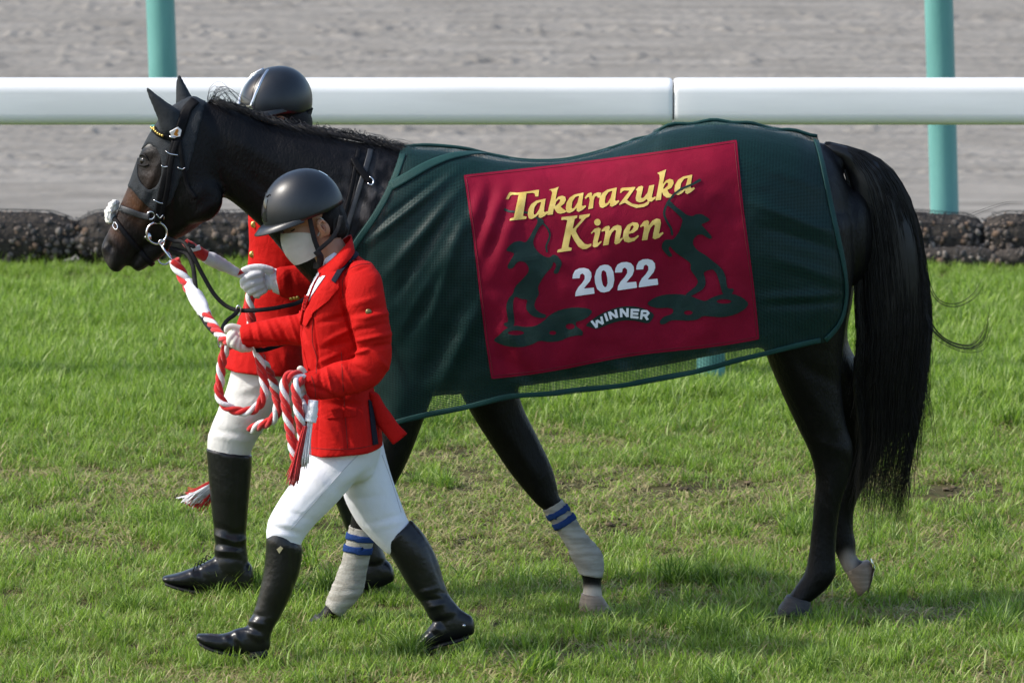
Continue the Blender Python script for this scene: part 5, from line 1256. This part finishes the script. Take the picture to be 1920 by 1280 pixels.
b3 = boot([(386, 838, 473, 852, .24, .070), (389, 870, 472, 880, .24, .068), (393, 920, 468, 925, .24, .064), (398, 970, 464, 972, .24, .055), (402, 1010, 462, 1010, .24, .048), (402, 1038, 465, 1045, .24, .046), (398, 1058, 468, 1078, .24, .044)],
          [(467, 1054, 467, 1112, .24, .033), (440, 1044, 440, 1116, .24, .038), (405, 1044, 402, 1110, .24, .040), (370, 1060, 362, 1104, .24, .043), (335, 1073, 330, 1097, .24, .042), (308, 1079, 308, 1091, .24, .030)], None,
          [(400, 985, 440, 1000, 6, -.006), (402, 1002, 430, 1012, 5, .007), (425, 1004, 464, 996, 6, -.004), (403, 1018, 450, 1026, 5, -.007), (430, 1020, 462, 1010, 5, .005), (403, 1032, 440, 1034, 5, .006), (405, 1044, 448, 1048, 5, -.004), (370, 1062, 385, 1090, 5, -.004), (355, 1068, 368, 1092, 4, .003)], pf_)
sole([(466, 1110), (440, 1114), (402, 1109), (362, 1103), (332, 1096), (310, 1089)], .24, [.032, .037, .039, .042, .040, .026], b3)
v, f = pl([(432, 1108, 432, 1124, .24, .034), (468, 1104, 470, 1122, .24, .031)], 14, 2, 3.5, (.1, .1)); link('heel', (v, f), m_sole, b3)
for k in range(4): link('lace', tube(PA([396 - k * 6, 388 - k * 7, 383 - k * 7], [1045 + k * 5, 1040 + k * 5, 1052 + k * 6], [.21, .20, .205]), .0022, 5), m_blackf, b3)
b4 = boot([(602, 885, 664, 862, .38, .064), (626, 935, 684, 920, .38, .06), (648, 990, 704, 980, .38, .052), (664, 1025, 714, 1018, .38, .046), (674, 1050, 724, 1045, .38, .044)],
          [(724, 1050, 736, 1090, .38, .031), (702, 1042, 708, 1103, .38, .036), (675, 1058, 675, 1110, .38, .038), (645, 1085, 642, 1115, .38, .040), (614, 1102, 612, 1117, .38, .032)], None, [], pf_)
jv2, jf2 = union([pl([(520, 272, 600, 268, YF, .08), (505, 295, 625, 290, YF, .15), (478, 335, 640, 330, YF, .185), (465, 400, 645, 400, YF, .19), (466, 460, 638, 470, YF, .175), (464, 520, 620, 530, YF, .155), (456, 570, 600, 580, YF, .15), (440, 615, 590, 620, YF, .175), (414, 684, 582, 694, YF, .215)], 30, 4, 2.5, (.3, .02)),
    pl([(580, 300, 650, 308, .15, .07), (575, 390, 650, 400, .09, .064), (572, 470, 642, 490, .05, .058), (562, 494, 612, 560, .03, .054), (540, 498, 556, 562, .0, .05), (517, 502, 525, 558, -.01, .046)], 22, 4, 2.1, (.5, .04)),
    pl([(530, 320, 610, 320, .50, .07), (545, 430, 610, 430, .56, .06), (540, 500, 600, 550, .54, .055), (495, 530, 505, 590, .50, .045)], 20, 4, 2.1, (.5, .04))], .007, 4)
jv2 = folds(jv2, jf2, [(430, 640, 570, 655, 8, -.004), (450, 600, 560, 615, 8, .005), (470, 430, 560, 460, 10, -.004), (545, 500, 552, 558, 5, -.005), (530, 502, 536, 556, 4, .004), (440, 660, 445, 690, 5, .004), (500, 660, 505, 692, 6, -.005), (530, 655, 540, 690, 6, .005)]); jv2 = noisy(jv2, jf2, 11, .004, seed=8)
jk2 = link('coat', (jv2, jf2), m_red, pf_)
BJ2 = BVHTree.FromPolygons([Vector(p) for p in jv2], jf2)
for x, y in ((477, 421), (474, 477)):
    c = drop(BJ2, [(x, y)], .001, .1)[0]; q = link('coat_button', sphere(c, .0125, 18, 10, (1, .5, 1)), m_brass, jk2)
for k in range(3):
    c = drop(BJ2, [(546 + k * 6, 559 - k)], .001, .0)[0]; link('cuff_button', sphere(c, .0075, 12, 8, (1, .6, 1)), m_brass, jk2)
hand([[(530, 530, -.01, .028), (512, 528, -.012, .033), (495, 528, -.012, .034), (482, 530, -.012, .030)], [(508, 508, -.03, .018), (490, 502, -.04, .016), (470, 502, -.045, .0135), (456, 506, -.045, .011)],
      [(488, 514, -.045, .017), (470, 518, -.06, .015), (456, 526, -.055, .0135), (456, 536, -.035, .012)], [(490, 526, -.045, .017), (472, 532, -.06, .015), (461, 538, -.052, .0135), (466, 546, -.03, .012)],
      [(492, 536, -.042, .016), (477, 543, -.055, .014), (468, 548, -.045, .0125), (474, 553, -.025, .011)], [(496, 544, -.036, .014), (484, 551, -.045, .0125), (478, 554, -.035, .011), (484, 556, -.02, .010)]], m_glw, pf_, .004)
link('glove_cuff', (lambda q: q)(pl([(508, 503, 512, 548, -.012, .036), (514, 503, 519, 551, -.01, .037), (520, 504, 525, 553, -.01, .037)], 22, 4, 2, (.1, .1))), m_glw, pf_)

YMAP[0] = lambda Y: Y

# ------------------------------------------------------------------ tack, bandages, ropes
m_lea = M('black_leather', (.004, .004, .0048), .55, (.007, .007, .008), 30, .12, 120, .09)
m_greyl = M('grey_leather', (.022, .024, .027), .42, (.032, .034, .037), 30, .1, 120, .35)
m_hood = M('hood_fabric', (.014, .017, .020), .7, (.020, .024, .028), 60, .4, 260, .25)
m_fleece = M('fleece', (.70, .69, .64), .95, (.80, .79, .74), 40, 1.0, 90, .1)
m_bando = M('bandage_wrap', (.29, .275, .235), .92, (.47, .455, .41), 11, .7, 120, .15, stretch=(1, 1, 5))
m_blue = M('bandage_blue', (.012, .036, .135), .85, (.016, .045, .165), 20, .3, 160, .15)
# --- hood over ears, poll and forehead with eye openings
def hood_mask(c):
    px, py = proj(c); Yh = c[:, 1]
    low = np.interp(px, [225, 240, 262, 290, 318, 340, 380], [336, 347, 372, 398, 385, 330, 300])
    m = (py < low) & (px < 388 - (py - 180) * .25) & (px > 200) & (py > 100)
    eye = ((px - 281) / 23) ** 2 + ((py - 313) / 42) ** 2 < 1
    return m & ~(eye)
hv_, hf_ = shell(HV, HF, [(Vector(P(392, 300, -.27)), Vector((-1, 0, 0)))], .0035, hood_mask)
hood = link('ear_hood', (hv_, hf_), m_hood); tag(hood, 'black fabric ear hood with eye opening on the horse head', 'hood')
# forehead star shows past the hood edge
# --- bridle
br = empty('bridle', P(300, 330, -.33)); tag(br, 'black leather bridle with gold-studded browband and white fleece noseband', 'bridle')
HSV, HSF = join([(HV, HF)])
BH = BVHTree.FromPolygons([Vector(p) for p in np.vstack([HV, hv_])], HF + [tuple(i + len(HV) for i in q) for q in hf_])
def band(name, pts, w, mat=m_lea, off=.003, th=.004, par=None, sub=6, fb=-.33, bvh=None):
    p, n = on_surface(bvh or BH, pts, off, sub, fb); return link(name, ribbon(p, n, w, th), mat, par or br)
band('headpiece', [(366, 190), (352, 205), (342, 228), (335, 250), (330, 262)], .034)
bb_ = band('browband', [(282, 237), (292, 246), (306, 254), (325, 260)], .018)
p, n = on_surface(BH, [(282, 236), (289, 243), (298, 248), (307, 252)], .009, 8, -.33)
for k in range(9):
    i = int(k * (len(p) - 1) / 8); link('gold_bead', sphere(p[i], .0052, 10, 6), m_brass, bb_)
c = drop(BH, [(328, 252)], .012, -.34)[0]
tagp = empty('name_tag', c); tagp.parent = br; tagp.matrix_parent_inverse = Matrix.Translation(-br.location)
link('white_plate', applique(sd_poly([(318, 246), (333, 238), (340, 244), (338, 256), (324, 258)]), (314, 344, 234, 262), 1.2, BH, .013, .009, -.34), m_white, br)
bpy.data.objects.remove(tagp)
link('orange_mark', applique(sd_strokes([[(331, 244, 2.6), (329, 250, 3.2), (332, 253, 2.4)]]), (324, 340, 238, 258), .8, BH, .0145, .002, -.34), M('orange_print', (.55, .22, .03), .5), br)
link('silver_fitting', tube(drop(BH, [(318, 254), (323, 257), (330, 258)], .014, -.34), .004, 6), m_steel, br)
band('cheek_strap', [(328, 264), (320, 295), (310, 330), (302, 365), (297, 395), (294, 415)], .020, off=.006)
band('noseband_strap', [(334, 262), (322, 300), (317, 335), (311, 370), (304, 400), (302, 412)], .017, off=.008)
band('throat_latch', [(336, 262), (341, 295), (346, 325), (352, 350), (368, 372)], .014, off=.006)
for a, b_, c_ in (((313, 284), (320, 289), (334, 291)), ((304, 310), (309, 313), (316, 312)), ((292, 374), (299, 378), (306, 379)), ((334, 314), (342, 317), (347, 314)), ((294, 400), (300, 407), (306, 401))):
    q, _ = on_surface(BH, [a, b_, c_], .012, 5, -.35); link('buckle', tube(q, .0022, 6), m_steel, br)
nb_ = band('noseband', [(208, 386), (214, 388), (228, 391), (248, 397), (268, 404), (282, 407)], .021, m_greyl, off=.006)
fl = strap(HV, HF, (218, 412), (262, 466), -.26, .016, .004, .003); link('flash_strap', fl, m_lea, br)
q, _ = on_surface(BH, [(219, 417), (224, 424), (221, 432), (215, 425), (219, 417)], .010, 4, -.33); link('buckle', tube(q, .0022, 6), m_steel, br)
fv, ff = union([ell(P(214, 383, -.262), (.014, .028, .016)), ell(P(205, 405, -.262), (.018, .032, .026)), ell(P(208, 394, -.262), (.016, .034, .02))], .005, 2)
link('fleece_roll', (noisy(noisy(fv, ff, 55, .010), ff, 140, .004), ff), m_fleece, br)
def ring3(cx, cy, Y, rx, ry, r, name, par, tilt=0, mat=None):
    t = np.linspace(0, 2 * pi, 41); x = cx + rx * np.cos(t); y = cy + ry * np.sin(t)
    return link(name, tube(PA(x, y, Y + tilt * np.cos(t)), r, 8, False), mat or m_steel, par)
YB = -.345
bit = ring3(294, 437, YB, 19, 20, .0042, 'bit_ring', br, .01)
link('mouthpiece', sphere(P(279, 444, YB), .011, 14, 8, (1, 1, 1.5)), m_steel, bit)
link('mouthpiece', tube(PA([279, 270, 262], [443, 446, 452], [YB, -.31, -.27]), .006, 8), m_steel, bit)
ring3(283, 404, YB - .002, 7, 7, .0030, 'strap_ring', br); ring3(299, 408, YB - .006, 8, 7, .0030, 'strap_ring', br)
ring3(308, 484, -.19, 12, 12, .0034, 'bit_ring', br, .0); link('curb_chain', tube(PA([288, 296, 302], [467, 469, 467], [-.30, -.29, -.28]), .003, 6), m_steel, br)
NEAR = lambda Y: Y + .20 * np.clip((-.4 - Y) / .5, 0, 1)
YMAP[0] = NEAR
def rein(name, pts, w, par=br, sub=8, twist=None):
    s = catmull(pts, sub); p = PA(s[:, 0], s[:, 1], s[:, 2]); n = np.tile(np.array([-.2, -.9, .35]), (len(p), 1)); n /= np.linalg.norm(n[0]); return link(name, ribbon(p, n, w, .004), m_lea, par)
rein('rein', [(312, 446, YB), (328, 452, -.35), (345, 455, -.37), (362, 480, -.42), (380, 515, -.46), (402, 552, -.50), (425, 574, -.54), (450, 582, -.58), (490, 581, -.62), (530, 575, -.60), (570, 562, -.52), (620, 520, -.45)], .014)
rein('rein', [(318, 466, -.33), (335, 470, -.34), (352, 478, -.36), (362, 500, -.40), (366, 530, -.46), (372, 575, -.60), (382, 600, -.70), (400, 622, -.80), (422, 638, -.90), (450, 650, -.93)], .015)
rein('martingale_strap', [(448, 578, -.59), (440, 590, -.64), (425, 602, -.72), (417, 618, -.82), (416, 632, -.88)], .015)
ring3(447, 582, -.60, 4, 9, .003, 'rein_ring', br); ring3(412, 640, -.90, 3, 11, .003, 'rein_ring', br)
rein('rein', [(480, 657, -.93), (500, 655, -.90), (530, 645, -.85), (570, 630, -.80)], .015)
rein('rein_stop', [(352, 458, -.385), (362, 462, -.39), (366, 461, -.39)], .014)
YMAP[0] = lambda Y: Y
# --- neck strap
BN = HB; ns_ = empty('neck_strap', P(680, 330, -.35)); tag(ns_, 'black leather neck strap with silver buckle in front of the green blanket', 'strap')
def nb2(name, pts, w, mat=m_greyl, off=.004): return band(name, pts, w, mat, off, .004, ns_, 6, -.35, HB)
nb2('strap', [(694, 283), (690, 300), (678, 340), (664, 385), (652, 425), (645, 460)], .018)
nb2('strap', [(672, 283), (667, 310), (660, 350), (650, 390), (642, 420), (636, 450)], .014, m_lea, .006)
nb2('keeper_tab', [(662, 300), (670, 314), (682, 328), (694, 342)], .024, m_lea, .010)
q, _ = on_surface(HB, [(692, 334), (700, 341), (696, 351), (689, 346)], .018, 4, -.35); link('buckle', tube(q, .0028, 6), m_steel, ns_)
fvp = pl([(668, 282, 694, 284, -.205, .10), (672, 268, 694, 274, -.205, .06)], 16, 2)
# --- leg bandages
def legwrap(name, top, bot, Ylo, Yhi, stripes, label):
    def plane(a, b, sgn):
        p1 = P(a[0], a[1], (Ylo + Yhi) / 2); p2 = P(b[0], b[1], (Ylo + Yhi) / 2); t = p2 - p1; n = np.cross(t, (0, 1, 0)); n /= np.linalg.norm(n); n = n if n[2] * sgn > 0 else -n
        return (Vector(p1), Vector(n))
    ym = (Ylo + Yhi) / 2
    xs = [top[0][0], top[1][0], bot[0][0], bot[1][0]]
    def mk(c):
        px, py = proj(c); return (c[:, 1] > Ylo) & (c[:, 1] < Yhi) & (px > min(xs) - 25) & (px < max(xs) + 25)
    v, f = shell(HV, HF, [plane(*top, -1), plane(*bot, 1)], .0045, mk)
    # narrow ridges where the layers overlap
    px, py = proj(v); o = link(name, (noisy(noisy(v, f, 30, .003, (.6, .6, 4)), f, 12, .003), f), m_bando); tag(o, label, 'bandage')
    for a, b in stripes:
        sv, sf = shell(HV, HF, [plane(*a, -1), plane(*b, 1)], .0098, mk); link('blue_stripe', (sv, sf), m_blue, o)
    return o
def lerp2(t, b, k): return tuple((t[i][0] + (b[i][0] - t[i][0]) * k, t[i][1] + (b[i][1] - t[i][1]) * k) for i in (0, 1))
T1, B1 = ((1018, 957), (1057, 934)), ((1086, 1074), (1132, 1082))
S = [(((1024, 967), (1064, 945)), ((1029, 975), (1069, 953))), (((1035, 985), (1075, 962)), ((1041, 994), (1080, 971)))]
legwrap('leg_bandage', T1, B1, -.2, .02, S, 'dirty cream leg bandage with blue stripes on the trailing foreleg')
T2, B2 = ((652, 985), (712, 993)), ((606, 1124), (645, 1160))
S = [(((652, 998), (712, 1006)), ((650, 1008), (710, 1016))), (((648, 1020), (708, 1028)), ((646, 1031), (706, 1039)))]
legwrap('leg_bandage', T2, B2, -.45, -.2, S, 'cream leg bandage with blue stripes on the leading foreleg between the boots')
# --- twisted ropes
m_rr = M('red_rope', (.50, .012, .012), .75, (.58, .02, .018), 40, .5, 300, .2, sheen=.3)
m_rw = M('white_rope', (.72, .72, .74), .75, (.78, .78, .80), 40, .5, 300, .2, sheen=.2)
def rope(par, pts, rad, name0='', turn=None, sub=24):
    s = catmull(pts, sub); p = PA(s[:, 0], s[:, 1], s[:, 2])
    d = np.r_[0, np.cumsum(np.linalg.norm(np.diff(p, axis=0), axis=1))]; m = int(d[-1] / .0045) + 2; u = np.linspace(0, d[-1], m)
    p = np.stack([np.interp(u, d, p[:, k]) for k in range(3)], 1); p[2:-2] = (p[:-4] + p[1:-3] + p[2:-2] + p[3:-1] + p[4:]) / 5
    t = np.gradient(p, axis=0); t /= np.linalg.norm(t, axis=1)[:, None]; x = np.cross(t[0], (0, 1, 0)); x /= np.linalg.norm(x); X_ = []
    for i in range(m):
        x = x - t[i] * (x @ t[i]); x /= np.linalg.norm(x); X_.append(x)
    X_ = np.array(X_); B_ = np.cross(t, X_)
    rs = rad * .52; hr = rad * .50; pitch = rad * 6.2
    for k, (nm, mt) in enumerate((('red_strand', m_rr), ('red_strand', m_rr), ('white_strand', m_rw))):
        a = -2 * pi * u / pitch + k * 2 * pi / 3
        q = p + hr * (np.cos(a)[:, None] * X_ + np.sin(a)[:, None] * B_)
        link(nm, tube(q, rs, 9), mt, par)
def wrap(par, pts, rads, mat, name):
    s = catmull([(*q, r) for q, r in zip(pts, rads)], 8); p = PA(s[:, 0], s[:, 1], s[:, 2]); v, f = tube(p, s[:, 3], 18); link(name, (noisy(v, f, 60, .003, (1, 1, 1)), f), mat, par)
def tassel(par, base, tip, Yb, spread, n, mat, seed, name='tassel_fringe', r=.0016):
    q = random.Random(seed); parts = []
    for k in range(n):
        a = q.gauss(0, .4); b = q.gauss(0, .4)
        parts.append(tube(pxpath([(base[0] + a * 5, base[1] + b * 2, Yb + b * .006), ((base[0] + tip[0]) / 2 + a * spread * .7, (base[1] + tip[1]) / 2 + b * 3, Yb + b * .02), (tip[0] + a * spread + q.gauss(0, 2), tip[1] + q.gauss(0, 5) + abs(a) * -2, Yb + b * .03)], 3)[0], r, 4))
    link(name, join(parts), mat, par)
RR = .0165
YMAP[0] = NEAR
r1 = empty('lead_rope', P(360, 545, -.5)); tag(r1, 'red and white twisted lead rope coiled in the gloved hands of the front handler', 'rope')
link('snap_hook', tube(PA([302, 309, 318, 326], [458, 470, 482, 492], [-.37, -.38, -.385, -.39]), .0045, 8), m_steel, r1); ring3(303, 455, -.37, 5, 5, .003, 'snap_eye', r1); ring3(328, 493, -.39, 5, 4, .003, 'snap_eye', r1)
rope(r1, [(326, 488, -.39), (331, 498, -.392), (341, 515, -.40), (352, 535, -.43), (364, 556, -.50)], .021)
wrap(r1, [(352, 528, -.42), (360, 545, -.47), (369, 560, -.53), (379, 578, -.62), (388, 594, -.68)], [.017, .022, .027, .024, .018], m_rw, 'white_wrapping')
rope(r1, [(386, 590, -.68), (398, 608, -.76), (414, 630, -.88), (430, 641, -.935), (446, 642, -.95)], RR)
rope(r1, [(446, 642, -.92), (430, 646, -.90), (421, 660, -.88), (415, 685, -.86), (413, 712, -.85), (410, 735, -.85), (419, 757, -.86), (438, 768, -.87), (458, 772, -.88), (480, 765, -.89), (494, 745, -.90), (496, 720, -.90), (491, 695, -.90), (486, 668, -.90), (482, 645, -.89), (490, 635, -.87)], RR)
rope(r1, [(575, 716, -1.42), (562, 704, -1.44), (545, 702, -1.45), (534, 716, -1.45), (534, 745, -1.45), (540, 785, -1.45), (547, 825, -1.45), (553, 856, -1.45), (562, 866, -1.45), (570, 853, -1.45), (568, 825, -1.46), (562, 785, -1.48), (556, 745, -1.48), (555, 720, -1.475), (566, 712, -1.44)], RR)
rope(r1, [(575, 745, -1.43), (574, 760, -1.45), (570, 785, -1.455), (566, 812, -1.455), (564, 838, -1.45)], RR)
wrap(r1, [(588, 750, -1.47), (586, 768, -1.475), (582, 790, -1.475)], [.016, .018, .019], m_rw, 'tassel_head'); ring3(584, 780, -1.475, 10.5, 2.5, .0028, 'tassel_cord', r1, mat=m_rw)
tassel(r1, (582, 785), (570, 868), -1.475, 9, 130, m_rw, 3); tassel(r1, (572, 800), (548, 900), -1.485, 11, 150, m_rr, 4)
YMAP[0] = lambda Y: Y
r2 = empty('lead_rope', P(440, 500, .0)); tag(r2, 'red and white lead rope with white wrap held in the fist of the far handler', 'rope')
wrap(r2, [(346, 452, -.16), (352, 458, -.16), (362, 465, -.15)], [.012, .015, .017], m_rr, 'red_wrapping')
wrap(r2, [(362, 466, -.15), (376, 475, -.13), (388, 482, -.11)], [.018, .020, .020], m_rr, 'red_wrapping'); wrap(r2, [(364, 462, -.155), (366, 470, -.155)], [.021, .021], m_rw, 'white_wrapping')
wrap(r2, [(384, 481, -.12), (400, 488, -.10), (420, 498, -.07), (444, 511, -.05)], [.020, .024, .021, .015], m_rw, 'white_wrapping')
rope(r2, [(440, 509, -.05), (455, 513, -.035), (475, 516, -.03), (482, 530, -.03)], .0165)
rope(r2, [(478, 545, -.025), (468, 558, -.03), (470, 590, -.03), (474, 620, -.02), (480, 650, .0), (490, 675, .02), (505, 700, .04), (517, 735, .06), (521, 765, .06), (510, 788, .07), (488, 797, .1), (470, 805, .14)], .0175)
rope(r2, [(470, 815, .36), (465, 835, .36), (455, 870, .36), (425, 905, .36), (405, 915, .36)], .0165)
tassel(r2, (405, 905), (362, 938), .34, 26, 150, m_rw, 6); tassel(r2, (405, 918), (368, 945), .35, 24, 110, m_rr, 7); tassel(r2, (402, 900), (358, 930), .36, 16, 60, m_rr, 8)
